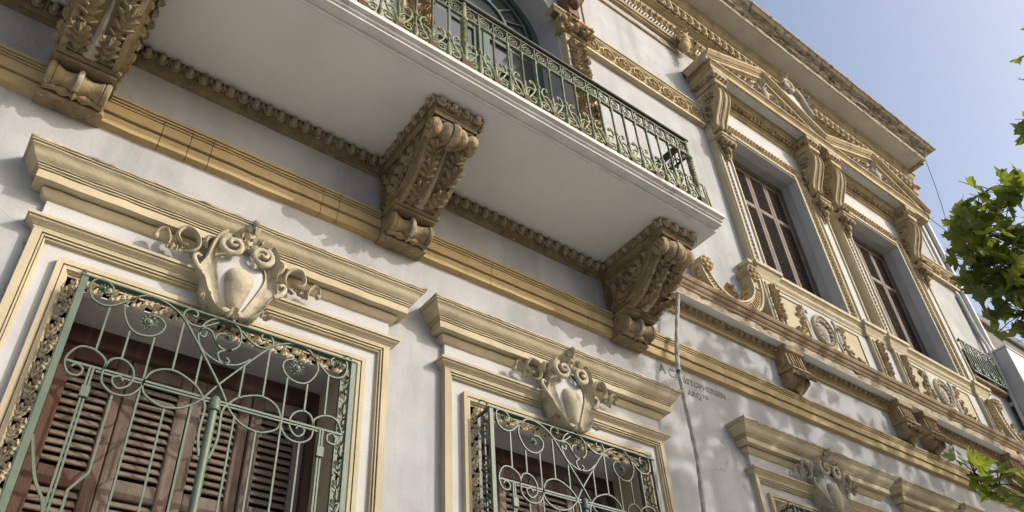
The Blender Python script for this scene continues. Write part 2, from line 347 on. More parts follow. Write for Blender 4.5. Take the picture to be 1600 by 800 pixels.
# ------------------------------------------------------------------ the house
H = empty('house')
tag(H, 'ornate two storey house front with pale stucco, ochre carved mouldings, balcony and pediments', 'house')
XR = 14.05
WC = [1.065, 3.69, 7.06, 9.69]           # ground floor window centres
UC = [8.16, 10.98]; UH = 0.86            # upper windows
DC, DH, DZ = 3.39, 0.93, 10.25           # balcony door centre, half width, spring
rects = [(c - 0.79, c + 0.79, 2.2, 4.345) for c in WC] + [(c - UH, c + UH, 7.45, 10.2) for c in UC] + [(DC - DH, DC + DH, 6.47, DZ), (12.62, 13.5, 7.92, 8.5)]
ARC_T = 11.35
cells = rects + [(DC - DH, DC + DH, DZ, ARC_T)]
def wallmesh():
    xs = sorted({-5.0, XR} | {r[0] for r in cells} | {r[1] for r in cells}); zs = sorted({0.0, 13.2} | {r[2] for r in cells} | {r[3] for r in cells})
    out = []
    for i in range(len(xs) - 1):
        for j in range(len(zs) - 1):
            cx = (xs[i] + xs[i + 1]) / 2; cz = (zs[j] + zs[j + 1]) / 2
            if any(r[0] < cx < r[1] and r[2] < cz < r[3] for r in cells): continue
            out.append(([(xs[i], 0, zs[j]), (xs[i + 1], 0, zs[j]), (xs[i + 1], 0, zs[j + 1]), (xs[i], 0, zs[j + 1])], [(0, 1, 2, 3)]))
    # arch spandrel
    n = 24; a = [(DC + DH * math.cos(PI - PI * k / n), 0, DZ + DH * math.sin(PI * k / n)) for k in range(n + 1)]
    out.append(grid([[p, (p[0], 0, ARC_T)] for p in a]))
    # reveals
    for x0, x1, z0, z1 in rects:
        d = 0.5
        if x0 == DC - DH:
            P = [(x0, z0), (x0, z1)] + [(p[0], p[2]) for p in a[1:-1]] + [(x1, z1), (x1, z0)]
            out.append(grid([[(x, 0, z), (x, d, z)] for x, z in P], flip=True)); continue
        P = [(x0, z0), (x0, z1), (x1, z1), (x1, z0), (x0, z0)]
        out.append(grid([[(x, 0, z), (x, d, z)] for x, z in P], flip=True))
    out.append(([(XR, 0, 0), (XR, 8, 0), (XR, 8, 13.2), (XR, 0, 13.2)], [(0, 1, 2, 3)]))
    out.append(([(-5, 0, 0), (-5, 8, 0), (-5, 8, 13.2), (-5, 0, 13.2)], [(3, 2, 1, 0)]))
    out.append(([(-5, 0, 13.2), (XR, 0, 13.2), (XR, 8, 13.2), (-5, 8, 13.2)], [(0, 1, 2, 3)]))
    out.append(([(-5, 8, 0), (XR, 8, 0), (XR, 8, 13.2), (-5, 8, 13.2)], [(3, 2, 1, 0)]))
    return join(*out)
mk('wall', wallmesh(), M_WALL, H)
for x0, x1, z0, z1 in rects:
    mk('painted_room_shade', box(x0 - 0.2, x1 + 0.2, 0.52, 0.56, z0 - 0.2, z1 + (1.1 if x0 == DC - DH else 0.2)), M_DARK, H)  # near-black sheet behind each opening, painting the shade of an unlit room

# belt course
bp = [(0.0, 5.55), (0.045, 5.565), (0.045, 5.645), (0.022, 5.646), (0.022, 5.656), (0.062, 5.656), (0.062, 5.733), (0.044, 5.734), (0.044, 5.740), (0.067, 5.740), (0.067, 5.752), (0.05, 5.753), (0.05, 5.759), (0.075, 5.759), (0.075, 5.772), (0.056, 5.773), (0.056, 5.779), (0.083, 5.779), (0.083, 5.80), (0.0, 5.815)]
jx_ = [-5, -2.4, -0.62, 0.42, 0.60, 0.74, 1.55, 1.68, 3.05, 4.1, 5.9, 7.4, 8.9, 10.3, 11.9, XR]
belt = mk('belt_course', hood(-5, XR, [(0, 5.57), (0.02, 5.575), (0.02, 5.79), (0, 5.80)], left=False, right=False), M_CARV, H)
for a, b in zip(jx_[:-1], jx_[1:]): mk('belt_stone', hood(a + 0.0022, b - 0.0022, bp, left=False, right=False, n=max(2, int((b - a) / 0.07)), wob=0.0025), M_OCHRE, belt)

# ---- egg-and-dart pieces
def egg_vf():
    # unit pitch 1 along x, height about 1 (z), outwards -y; egg plus its shell
    e = ell((0, -0.16, 0.02), (0.27, 0.24, 0.40), 8, 6)
    sh = tube([(0.36 * math.cos(a), -0.10, 0.05 + 0.47 * math.sin(a)) for a in np.linspace(PI * 0.93, PI * 2.07, 11)], 0.075, 4)
    d = tube([(0.5, -0.10, 0.45), (0.5, -0.14, 0.0), (0.5, -0.05, -0.5)], [0.1, 0.07, 0.02], 4)
    return join(e, sh, d)
EGG = {}
def eggs(parent, p0, p1, n, size, mtl, out=(0, -1, 0), depth=None, name='egg'):
    key = mtl.name
    if key not in EGG: EGG[key] = mesh('egg', egg_vf(), mtl, 60)
    p0, p1 = Vector(p0), Vector(p1); d = (p1 - p0); pitch = d.length / n; xa = d.normalized(); ya = -Vector(out); za = xa.cross(ya)
    for i in range(n):
        p = p0 + d * ((i + 0.5) / n)
        o = mko(name, EGG[key], None, parent, M=basis(xa, ya, za, p) @ Sc(pitch, depth or size * 1.5, size))
        if za.z < 0: o.matrix_local = basis(-xa, ya, -za, p) @ Sc(pitch, depth or size * 1.5, size)
def eggs_stuff(p0, p1, n, size, out=(0, -1, 0), depth=None):
    p0, p1 = Vector(p0), Vector(p1); d = (p1 - p0); pitch = d.length / n; xa = d.normalized(); ya = -Vector(out); za = xa.cross(ya); E_ = egg_vf(); L = []
    if za.z < 0: xa, za = -xa, -za
    for i in range(n):
        L.append(xf(E_, basis(xa, ya, za, p0 + d * ((i + 0.5) / n)) @ Sc(pitch, depth or size * 1.5, size)))
    return join(*L)

# ------------------------------------------------------------------ balcony
SZ = 6.36
prof = [(0.0, SZ), (1.0, SZ), (1.0, SZ + 0.026), (1.078, SZ + 0.030), (1.078, SZ + 0.052), (1.096, SZ + 0.055), (1.096, SZ + 0.075), (1.128, SZ + 0.082), (1.132, SZ + 0.115), (0.0, SZ + 0.12)]
XB0, XB1 = -3.2, 4.935
def slab():
    cols = [[(XB0, -o + 0.02 * (o == 0), z) for o, z in prof], [(XB1, -o + 0.02 * (o == 0), z) for o, z in prof]]
    v, f = grid(cols); n = len(prof); f.append(tuple(range(n))[::-1]); f.append(tuple(range(n, 2 * n)))
    return v, f
bal = mk('balcony_slab', slab(), M_EDGE, H)
mk('balcony_soffit', box(XB0 + 0.01, XB1 - 0.012, -0.985, 0.0, SZ - 0.004, SZ + 0.01), M_SOFF, bal)
BX = [-0.11, 2.205, 4.575]
segs = [(-3.1, BX[0] - 0.24), (BX[0] + 0.24, BX[1] - 0.24), (BX[1] + 0.24, BX[2] - 0.24)]
for a, b in segs:
    em = mk('egg_moulding', join(hood(a - 0.03, b + 0.03, [(0, 6.215), (0.028, 6.22), (0.028, 6.255), (0.036, 6.26), (0.05, 6.285), (0.06, 6.34), (0.085, 6.345), (0.085, 6.352), (0, 6.353)], left=False, right=False)), M_OCHRE if False else M_CARV, bal)
    eggs(bal, (a, -0.062, 6.305), (b, -0.062, 6.305), max(3, round((b - a) / 0.098)), 0.105, M_EGG)

# ---- big consoles
def console(cx):
    hw = 0.168
    curve = cr([(-0.74, 6.10), (-0.66, 6.035), (-0.60, 5.97), (-0.53, 5.90), (-0.46, 5.84), (-0.38, 5.79), (-0.29, 5.765)], 4)
    poly = [(0.02, 6.235), (-0.80, 6.235), (-0.80, 6.19), (-0.77, 6.18)] + [(p[0], p[1]) for p in curve] + [(-0.24, 5.76), (0.02, 5.76)]
    body = prism(poly, -hw, hw, 'x')
    ab = hood(-hw, hw, [(0.80, 6.21), (0.80, 6.255), (0.815, 6.26), (0.82, 6.285), (0.86, 6.335), (0.86, 6.353), (0.7, 6.354)], yb=0.02)
    # hood() keeps returns at xa-out: rebuild with a fixed side projection
    P = [(0.0, 6.21), (0.0, 6.255), (0.012, 6.26), (0.016, 6.285), (0.045, 6.335), (0.045, 6.352), (-0.1, 6.353)]
    cols = []
    for sx in (0, 1, 2, 3):
        c = []
        for o, z in P:
            x = -(hw + 0.02 + o) if sx < 2 else (hw + 0.02 + o); y = 0.02 if sx in (0, 3) else -(0.815 + o)
            c.append((x, y, z))
        cols.append(c)
    ab = grid(cols)
    ledge = join(bbox(-hw - 0.022, hw + 0.022, -0.30, 0.02, 5.738, 5.768, 0.01), bbox(-hw - 0.008, hw + 0.008, -0.272, 0.02, 5.715, 5.738, 0.008))
    base = join(bbox(-hw - 0.01, hw + 0.01, -0.10, 0.02, 5.56, 5.715, 0.006), bbox(-hw - 0.018, hw + 0.018, -0.118, 0.02, 5.535, 5.568, 0.008))
    # raised edge fillets on the curved face
    fil = []
    for s in (-1, 1):
        fil.append(tube([(s * (hw - 0.018), p[0] - 0.004, p[1] - 0.006) for p in curve], 0.026, 4))
        fil.append(tube([(s * (hw + 0.002), p[0] + 0.045, p[1] + 0.045) for p in curve], 0.022, 4))
    o = mk('console_bracket', join(body, ab, ledge, base, *fil), M_CARV, H, loc=(cx, 0, 0))
    # eggs round the abacus
    w = hw + 0.045
    eggs(o, (-w, -0.85, 6.31), (w, -0.85, 6.31), 4, 0.085, M_EGG)
    eggs(o, (-w, -0.05, 6.31), (-w, -0.85, 6.31), 8, 0.085, M_EGG, out=(-1, 0, 0))
    eggs(o, (w, -0.85, 6.31), (w, -0.05, 6.31), 8, 0.085, M_EGG, out=(1, 0, 0))
    # top bolster roll with beads
    W = 0.195
    pr = [(-W, 0.03), (-W, 0.075), (-W + 0.03, 0.088), (-W + 0.055, 0.08), (-W + 0.075, 0.062), (-0.115, 0.058), (-0.09, 0.082), (-0.055, 0.095), (-0.035, 0.085), (-0.032, 0.10), (0, 0.108), (0.032, 0.10), (0.035, 0.085), (0.055, 0.095), (0.09, 0.082), (0.115, 0.058), (W - 0.075, 0.062), (W - 0.055, 0.08), (W - 0.03, 0.088), (W, 0.075), (W, 0.03)]
    r1 = mk('volute_roll', lathe(pr, 14, 'x', (0, -0.745, 6.125)), M_CARV3, o, 50)
    ros = []
    for s in (-1, 1):
        for k in range(6):
            a = 2 * PI * k / 6; ros.append(ell((s * W, -0.745 + 0.045 * math.cos(a), 6.125 + 0.045 * math.sin(a)), (0.015, 0.022, 0.022), 6, 4))
        ros.append(ell((s * W, -0.745, 6.125), (0.022, 0.02, 0.02), 6, 4))
    mk('rosette', join(*ros), M_CARV3, o, 60)
    # lower bolster
    pr = [(-0.19, 0.03), (-0.19, 0.095), (-0.178, 0.108), (-0.155, 0.104), (-0.148, 0.09), (-0.14, 0.095), (-0.12, 0.082), (-0.08, 0.07), (-0.04, 0.078), (-0.022, 0.09), (0.022, 0.09), (0.04, 0.078), (0.08, 0.07), (0.12, 0.082), (0.14, 0.095), (0.148, 0.09), (0.155, 0.104), (0.178, 0.108), (0.19, 0.095), (0.19, 0.03)]
    mk('lower_roll', join(lathe([(a_ * 0.92, b_ * 0.82) for a_, b_ in pr], 14, 'x', (0, -0.165, 5.640)), lathe([(-0.17, 0.01), (-0.165, 0.028), (-0.1, 0.016), (-0.06, 0.03), (-0.02, 0.014), (0, 0.034), (0.02, 0.014), (0.06, 0.03), (0.1, 0.016), (0.165, 0.028), (0.17, 0.01)], 8, 'x', (0, -0.145, 5.568))), M_CARV, o, 50)
    mk('centre_band', tube([(0, -0.165 - 0.083 * math.cos(a), 5.640 + 0.083 * math.sin(a)) for a in np.linspace(-1.2, 1.5, 10)], 0.017, 6), M_GREYC, o, 60)
    # pale tapering tongue and acanthus leaves on the curved face
    st = [Vector((0, p[0], p[1])) for p in curve]; N = len(st)
    cols = []
    for i, p in enumerate(st[3:]):
        t = i / (N - 4); w_ = 0.008 + 0.034 * t ** 1.6
        cols.append([(-w_, p.y - 0.004, p.z - 0.006), (0, p.y - 0.016, p.z - 0.02), (w_, p.y - 0.004, p.z - 0.006)])
    mk('centre_tongue', grid(cols, flip=True), M_GREYC, o, 60)
    lv = mesh('acanthus_leaf', leaf(1, 0.27, 4, 0.15, 0.20), M_CARV, 70)
    def face_frame(t):
        i = min(N - 2, max(1, int(t * (N - 1)))); tg = (st[i - 1] - st[i + 1]).normalized()   # towards the top
        nm = Vector((1, 0, 0)).cross(tg); 
        if nm.z > 0: nm = -nm
        return st[i], tg, nm
    for t, L in ((0.98, 0.24), (0.70, 0.24), (0.42, 0.22)):
        for s in (-1, 1):
            p, tg, nm = face_frame(t); za = (tg + Vector((s * 0.10, 0, 0))).normalized(); ya = -nm; xa = ya.cross(za).normalized()
            mko('acanthus_leaf', lv, None, o, M=basis(xa, za.cross(xa), za, p + Vector((s * 0.078, 0, 0)) + nm * 0.006) @ Sc(L, L, L))
    # carved foliage on the two side faces
    for s in (-1, 1):
        L = []
        spots = [(-0.09, 5.80, 0.20, 0.9), (-0.17, 5.82, 0.20, 0.7), (-0.24, 5.87, 0.20, 0.6), (-0.32, 5.93, 0.19, 0.55), (-0.41, 5.99, 0.16, 0.5), (-0.50, 6.05, 0.14, 0.5), (-0.10, 5.93, 0.16, 0.2), (-0.2, 6.0, 0.15, 0.3), (-0.31, 6.06, 0.13, 0.4), (-0.06, 6.05, 0.13, 0.1)]
        for y, z, ln, a in spots:
            za = Vector((0, -math.sin(a), math.cos(a))); ya = Vector((-s, 0, 0)); xa = ya.cross(za)
            L.append(xf(leaf(ln, ln * 0.36, 4, ln * 0.16, ln * 0.2), basis(xa, ya, za, (s * (hw - 0.002), y, z))))
            L.append(ell((s * hw, y + 0.02, z + 0.02), (0.018, 0.02, 0.02), 6, 4))
        mk('side_carving', join(*L), M_CARV, o, 70)
        mk('side_border', join(tube([(s * hw, 0, 5.77), (s * hw, -0.035, 5.78), (s * hw, -0.035, 6.2)], 0.016, 4), tube([(s * hw, -0.03, 6.205), (s * hw, -0.72, 6.205)], 0.016, 4)), M_CARV, o)
    return o
con = [console(BX[1])]
for k in (0, 2): con.append(dup(con[0], BX[k] - BX[1]))
for c_ in con:
    for ch in c_.children:
        if ch.name.startswith('acanthus') or ch.name.startswith('egg'):
            q = 0.16 if ch.name.startswith('acanthus') else 0.07
            ch.matrix_basis = ch.matrix_basis @ Rot(rng.uniform(-q, q), 'Y') @ Sc(rng.uniform(1 - q, 1 + q), rng.uniform(0.8, 1.15), rng.uniform(1 - q, 1 + 0.4 * q))

# ------------------------------------------------------------------ ground floor windows
HOODP = [(0.03, 4.828), (0.05, 4.834), (0.058, 4.842), (0.075, 4.864), (0.08, 4.885), (0.055, 4.889), (0.055, 4.897), (0.13, 4.897), (0.13, 4.950), (0.112, 4.951), (0.112, 4.957), (0.137, 4.957), (0.137, 4.964), (0.118, 4.965), (0.118, 4.970), (0.145, 4.970), (0.145, 4.977), (0.126, 4.978), (0.126, 4.983),
         (0.152, 4.983), (0.153, 4.986), (0.158, 4.99), (0.172, 5.003), (0.183, 5.02), (0.188, 5.035), (0.196, 5.047), (0.208, 5.056), (0.208, 5.064), (0.195, 5.065), (0.195, 5.069), (0.217, 5.069), (0.217, 5.076)]
def ground_window(c):
    arch = frame3(-1.09, 1.09, 4.65, 2.0, [(0, -0.02), (0, 0.055), (0.043, 0.055), (0.044, 0.024), (0.049, 0.024), (0.049, 0.046), (0.058, 0.046), (0.059, 0.018), (0.063, 0.018), (0.063, 0.036), (0.071, 0.034), (0.073, 0.014), (0.085, 0.010)])
    o = mk('window_surround', arch, M_CREAM, H, loc=(c, 0, 0))
    mk('white_panel', frame3(-1.01, 1.01, 4.57, 2.0, [(0, 0.012), (0.095, 0.012)]), M_WHITE, o)
    mk('inner_frame', frame3(-0.928, 0.928, 4.487, 2.0, [(0, -0.02), (0, 0.05), (0.03, 0.05), (0.031, 0.026), (0.036, 0.026), (0.036, 0.044), (0.055, 0.042), (0.058, 0.03), (0.066, 0.022), (0.075, 0.0), (0.14, 0.0), (0.14, -0.3)]), M_CREAM, o)
    # carved leaf strip round the opening
    L = []; r = random.Random(3)
    def leafrow(p, q, n, flipx):
        p, q = Vector(p), Vector(q); d = (q - p).normalized()
        for i in range(n):
            b = p + (q - p) * (i / n)
            za = (d + Vector((0.25 if i % 2 else -0.25) * d.z, ) if False else d)
            side = Vector((d.z, 0, -d.x)) * (0.018 if i % 2 else -0.018)
            xa = Vector((0, 1, 0)).cross(d).normalized()
            s = r.uniform(0.85, 1.15)
            L.append(xf(leaf(0.085 * s, 0.032, 3, 0.022, 0.018), basis(xa, (0, 1, 0), d, b + side + Vector((0, -0.004, 0)))))
            if i % 3 == 0: L.append(ell(tuple(b - side + Vector((0, -0.012, 0))), (0.016, 0.014, 0.016), 6, 4))
    leafrow((-0.825, 0, 2.6), (-0.825, 0, 4.36), 30, 0); leafrow((0.825, 0, 2.6), (0.825, 0, 4.36), 30, 0)
    leafrow((-0.80, 0, 4.378), (0, 0, 4.378), 14, 0); leafrow((0.80, 0, 4.378), (0.0, 0, 4.378), 14, 0)
    L.append(tube([(-0.862, -0.01, 2.4), (-0.862, -0.01, 4.41), (0.862, -0.01, 4.41), (0.862, -0.01, 2.4)], 0.008, 4))
    mk('carved_strip', join(*L), M_STRIP, o, 70)
    mk('white_fillet', frame3(-0.795, 0.795, 4.352, 2.2, [(0, 0.004), (0.008, 0.006), (0.012, -0.03)]), M_WHITE, o)
    h = mk('window_hood', join(hood(-1.05, 1.05, HOODP, n=46, wob=0.0022)), M_CREAM, H, 35, loc=(c, 0, 0))
    mk('hood_coping', hood(-1.05, 1.05, [(0.217, 5.0765), (0.222, 5.078), (0.226, 5.084), (0.222, 5.104), (0.19, 5.115), (0.0, 5.135)], n=60, jit={2: 0.005, 3: 0.011, 4: 0.012}), M_STONE, h)
    mk('frieze_panel', bbox(-1.085, 1.085, -0.038, 0.02, 4.68, 4.835, 0.003), M_WHITE, h)
    mk('architrave_cap', hood(-1.04, 1.04, [(0.045, 4.612), (0.056, 4.618), (0.058, 4.63), (0.064, 4.634), (0.072, 4.642), (0.09, 4.655), (0.096, 4.664), (0.084, 4.665), (0.084, 4.669), (0.104, 4.669), (0.104, 4.688), (0.0, 4.694)]), M_CREAM, h)
    # cartouche
    y0 = -0.06
    def blob(outline, y_edge, y_mid, k=0.6):
        c_ = (sum(p[0] for p in outline) / len(outline), sum(p[1] for p in outline) / len(outline)); cols = []
        for x, z in outline:
            row = [(x, y_edge + 0.12, z), (x, y_edge, z)]
            for t in (0.9, 0.75, 0.5, 0.25, 0.0):
                row.append((c_[0] + (x - c_[0]) * t, y_edge + (y_mid - y_edge) * math.sqrt(1 - t * t), c_[1] + (z - c_[1]) * t))
            cols.append(row)
        return grid(cols, close=True)
    half = [(0, 4.42), (0.045, 4.435), (0.08, 4.49), (0.115, 4.58), (0.15, 4.68), (0.158, 4.77), (0.12, 4.83), (0.07, 4.86), (0.035, 4.895), (0, 4.905)]
    ol = cr(half + [(-x, z) for x, z in half[-2:0:-1]], 3, True)
    ca = mk('cartouche', blob([tuple(p) for p in ol], -0.075, -0.095), M_WHITE, h, 60, loc=(0, -0.05, 0))
    # oval shield, broad at the top
    q_ = random.Random(int(c * 10)); jx = lambda: q_.uniform(-0.004, 0.004)
    sh = [(0.0, 4.432), (0.036, 4.462), (0.060, 4.53), (0.078, 4.61), (0.088, 4.675), (0.07, 4.728), (0.03, 4.748), (0, 4.752)]
    ol = cr(sh + [(-x, z) for x, z in sh[-2:0:-1]], 3, True)
    L = [blob([tuple(p) for p in ol], -0.088, -0.155)]
    L2 = []
    for s in (-1, 1):
        inn = cr([(0.015, 4.425), (0.055, 4.445), (0.082, 4.51), (0.108, 4.58), (0.128, 4.64), (0.146, 4.70), (0.150, 4.755), (0.135, 4.80), (0.112, 4.825), (0.10, 4.84)], 4)
        out = cr([(0.04, 4.385 + jx()), (0.11, 4.410 + jx()), (0.155, 4.470 + jx()), (0.182 + jx(), 4.53), (0.200, 4.60), (0.242 + jx(), 4.652), (0.216, 4.745), (0.206 + jx(), 4.825), (0.190, 4.905), (0.145, 4.962)], 4)
        n_ = len(inn); cols = []
        for i in range(n_):
            a, b = inn[i], out[i]; t = i / (n_ - 1); lip = -0.125 - 0.02 * math.sin(t * 9.0) - 0.03 * max(0, t - 0.7) / 0.3
            row = [(a, -0.06), (a, -0.098), (a * .9 + b * .1, -0.092), (a * .65 + b * .35, -0.072), (a * .35 + b * .65, -0.085), (a * .12 + b * .88, lip + 0.02), (b, lip), (b + (b - a) / (np.linalg.norm(b - a) + 1e-6) * 0.008, lip + 0.02), (b, 0.05)]
            cols.append([(s * p[0], y, p[1]) for p, y in row])
        L2.append(grid(cols, flip=(s > 0)))
        # volute: rolled end of the strap
        sp_ = spiral(s * 0.090, 4.868, 0.075, 0.012, PI / 2 - s * 0.4, -1.6 * s, 28)
        L2.append(tube([(p[0], -0.125 - 0.045 * i / 28, p[1]) for i, p in enumerate(sp_)], [0.024 - 0.0005 * i for i in range(29)], 7))
        L2.append(tube([(p[0], -0.10, p[1]) for p in cr([(s * 0.225, 4.63), (s * 0.262, 4.665), (s * 0.285, 4.715), (s * 0.268, 4.745), (s * 0.248, 4.728)], 4)], [0.014 + 0.004 * math.sin(i * 0.4) for i in range(17)], 6))
        # folded tip low on the strap
        L2.append(xf(leaf(0.09, 0.035, 3, 0.03, 0.03), T(s * 0.155, -0.11, 4.50) @ Rot(s * 2.5, 'Y')))
    mk('shield', join(*L), M_CARTO, ca, 60); mk('strapwork', join(*L2), M_CARTO, ca, 75)
    Lp = [xf(leaf(0.18, 0.05, 3, 0.035, 0.05), T(0.0, -0.13, 4.89)), xf(leaf(0.13, 0.035, 3, 0.03, 0.03), T(-0.03, -0.12, 4.87) @ Rot(-0.4, 'Y')), xf(leaf(0.13, 0.035, 3, 0.03, 0.03), T(0.03, -0.12, 4.87) @ Rot(0.4, 'Y')), ell((0, -0.19, 5.06), (0.026, 0.028, 0.022), 8, 5)]
    Lq = [xf(leaf(0.09, 0.04, 3, 0.03, 0.02), T(0, -0.11, 4.45) @ Rot(PI, 'Y')), ell((-0.04, -0.10, 4.41), (0.035, 0.03, 0.025)), ell((0.04, -0.10, 4.41), (0.035, 0.03, 0.025)), ell((0.0, -0.09, 4.385), (0.04, 0.03, 0.03))]
    mk('palmette', join(*Lp), M_CARTO, ca, 70); mk('pendant', join(*Lq), M_CARTO, ca, 70)
    for s in (-1, 1):
        rb = []
        for path, r0 in (([(0.442, 4.723), (0.440, 4.79), (0.470, 4.835), (0.505, 4.825), (0.52, 4.795)], 0.013), ([(0.33, 4.80), (0.375, 4.79), (0.405, 4.843), (0.378, 4.90), (0.33, 4.90), (0.285, 4.87), (0.272, 4.80), (0.30, 4.75), (0.345, 4.735)], 0.016), ([(0.20, 4.915), (0.235, 4.90), (0.245, 4.86), (0.23, 4.83)], 0.02)):
            P = cr([(s * x, z + jx() * 2) for x, z in path], 5); n_ = len(P)
            rb.append(tube([(p[0], -0.07 - 0.02 * math.sin(3.0 * i / n_), p[1]) for i, p in enumerate(P)], [r0 * 0.75 * (0.55 + 0.55 * math.sin(PI * (0.15 + 0.8 * i / n_))) for i in range(n_)], 6, flat=1.9))
        rb += [xf(leaf(0.10, 0.04, 3, 0.03, 0.02), T(s * 0.36, -0.055, 4.80) @ Rot(s * 2.2, 'Y')), ell((s * 0.515, -0.065, 4.79), (0.02, 0.022, 0.026)), xf(leaf(0.07, 0.03, 3, 0.03, 0.02), T(s * 0.30, -0.06, 4.77) @ Rot(-s * 2.6, 'Y'))]
        mk('ribbon', join(*rb), M_CARTO, ca, 60)
    ca.rotation_euler = (0, q_.uniform(-0.03, 0.03), 0)
    ca.location.x += math.sin(ca.rotation_euler.y) * -4.65; ca.location.z += 4.65 * (1 - math.cos(ca.rotation_euler.y))
    # shutters: frame, four leaves, slats
    ys = 0.33
    w = mk('window', join(box(-0.79, -0.735, ys - 0.03, ys + 0.06, 2.2, 4.345), box(0.735, 0.79, ys - 0.03, ys + 0.06, 2.2, 4.345), box(-0.735, 0.735, ys - 0.03, ys + 0.06, 4.235, 4.345), box(-0.79, 0.79, 0.46, 0.48, 2.2, 4.345)), M_RED, H, loc=(c, 0, 0))
    lw = 1.47 / 4; sw = 0.072
    SL = mesh('slat', xf(bbox(-(lw - 2 * sw) / 2, (lw - 2 * sw) / 2, -0.005, 0.005, -0.024, 0.024, 0.003), Rot(math.radians(-38), 'X')), M_SLAT)
    for i in range(4):
        x0 = -0.735 + i * lw; x1 = x0 + lw; mm = M_RED if i == 0 else M_WOOD; yo = ys + (0.012 if i in (1, 2) else 0)
        parts = [bbox(x0 + 0.003, x0 + sw, yo, yo + 0.04, 2.22, 4.233, 0.006), bbox(x1 - sw, x1 - 0.003, yo, yo + 0.04, 2.22, 4.233, 0.006)]
        for z0, z1 in ((4.15, 4.233), (3.42, 3.52), (2.62, 2.7), (2.22, 2.32)): parts.append(bbox(x0 + sw, x1 - sw, yo + 0.004, yo + 0.036, z0, z1, 0.005))
        mk('shutter_leaf', join(*parts), mm, w)
        for za, zb in ((3.545, 4.15), (2.72, 3.42)):
            n = int((zb - za) / 0.046)
            for k in range(n):
                ob = mko('slat', SL, None, w, loc=((x0 + x1) / 2, yo + 0.02, za + (k + 0.4) * (zb - za) / n)); ob.rotation_euler = (rng.uniform(-0.06, 0.06), rng.uniform(-0.012, 0.012), 0)
    return o
for c in WC: ground_window(c)

# ------------------------------------------------------------------ balcony door
def door():
    y = 0.34; L = []
    n = 24
    def arcpts(r, yy): return [(DC + r * math.cos(PI - PI * k / n), yy, DZ + r * math.sin(PI * k / n)) for k in range(n + 1)]
    for r0, r1, ya in ((DH, DH - 0.09, y), (DH - 0.16, DH - 0.2, y + 0.01), (0.42, 0.38, y + 0.01)):
        A, B = arcpts(r0, ya), arcpts(r1, ya); A2, B2 = arcpts(r0, ya + 0.06), arcpts(r1, ya + 0.06)
        L.append(grid([[a2, a, b, b2] for a, b, a2, b2 in zip(A, B, A2, B2)]))
    for sx in (-1, 1): L.append(box(min(DC + sx * DH, DC + sx * (DH - 0.09)), max(DC + sx * DH, DC + sx * (DH - 0.09)), y, y + 0.06, 6.47, DZ))
    for k in range(1, 8):
        a = PI * k / 8; L.append(tube([(DC + 0.4 * math.cos(a), y + 0.03, DZ + 0.4 * math.sin(a)), (DC + 0.8 * math.cos(a), y + 0.03, DZ + 0.8 * math.sin(a))], 0.02, 4))
    L += [bbox(DC - DH, DC + DH, y - 0.03, y + 0.05, DZ - 0.22, DZ - 0.07, 0.012), bbox(DC - DH, DC + DH, y - 0.015, y + 0.05, DZ - 0.03, DZ + 0.03, 0.01)]
    L += [bbox(DC - 0.045, DC - 0.005, y - 0.012, y + 0.06, 6.47, DZ - 0.22, 0.006), bbox(DC + 0.005, DC + 0.045, y - 0.012, y + 0.06, 6.47, DZ - 0.22, 0.006), tube([(DC - 0.055, y - 0.02, 6.47), (DC - 0.055, y - 0.02, DZ - 0.25)], 0.014, 6)]
    zs = [7.2, 7.72, 8.24, 8.76, 9.28, 9.8]; half = DH - 0.09
    for sx in (-1, 1):
        xa, xb = sorted((DC + sx * 0.045, DC + sx * half))
        L += [box(xa, xa + 0.07, y + 0.002, y + 0.05, 6.5, DZ - 0.22), box(xb - 0.07, xb, y + 0.002, y + 0.05, 6.5, DZ - 0.22), box((xa + xb) / 2 - 0.016, (xa + xb) / 2 + 0.016, y + 0.01, y + 0.05, 7.2, DZ - 0.22)]
        for z in zs: L.append(box(xa + 0.07, xb - 0.07, y + 0.006, y + 0.048, z - 0.018, z + 0.018))
        L.append(box(xa + 0.07, xb - 0.07, y + 0.008, y + 0.05, 6.5, 7.18))
    d = mk('balcony_door', join(*L), mat('door_green', (0.055, 0.095, 0.08), (0.04, 0.07, 0.06), 6, rough=0.45, bump=0.1, spec=0.5), H)
    for sx in (-1, 1):
        xa, xb = sorted((DC + sx * 0.045, DC + sx * half)); xm = (xa + xb) / 2
        for x0, x1 in ((xa + 0.07, xm - 0.016), (xm + 0.016, xb - 0.07)):
            for k in range(len(zs)):
                z0 = zs[k] + 0.018; z1 = (zs[k + 1] if k + 1 < len(zs) else DZ - 0.22) - 0.018
                p = mk('pane', box(x0, x1, -0.003, 0.003, z0 - (z0 + z1) / 2, z1 - (z0 + z1) / 2), M_GLASS, d, loc=(0, y + 0.03, (z0 + z1) / 2)); p.rotation_euler = (rng.uniform(-0.01, 0.01), 0, rng.uniform(-0.008, 0.008))
    A = arcpts(DH - 0.09, y + 0.04); c0 = [(DC, y + 0.04, DZ)] * (n + 1)
    mk('fanlight_pane', grid([[a, b] for a, b in zip(A, c0)]), M_GLASS, d)
door()

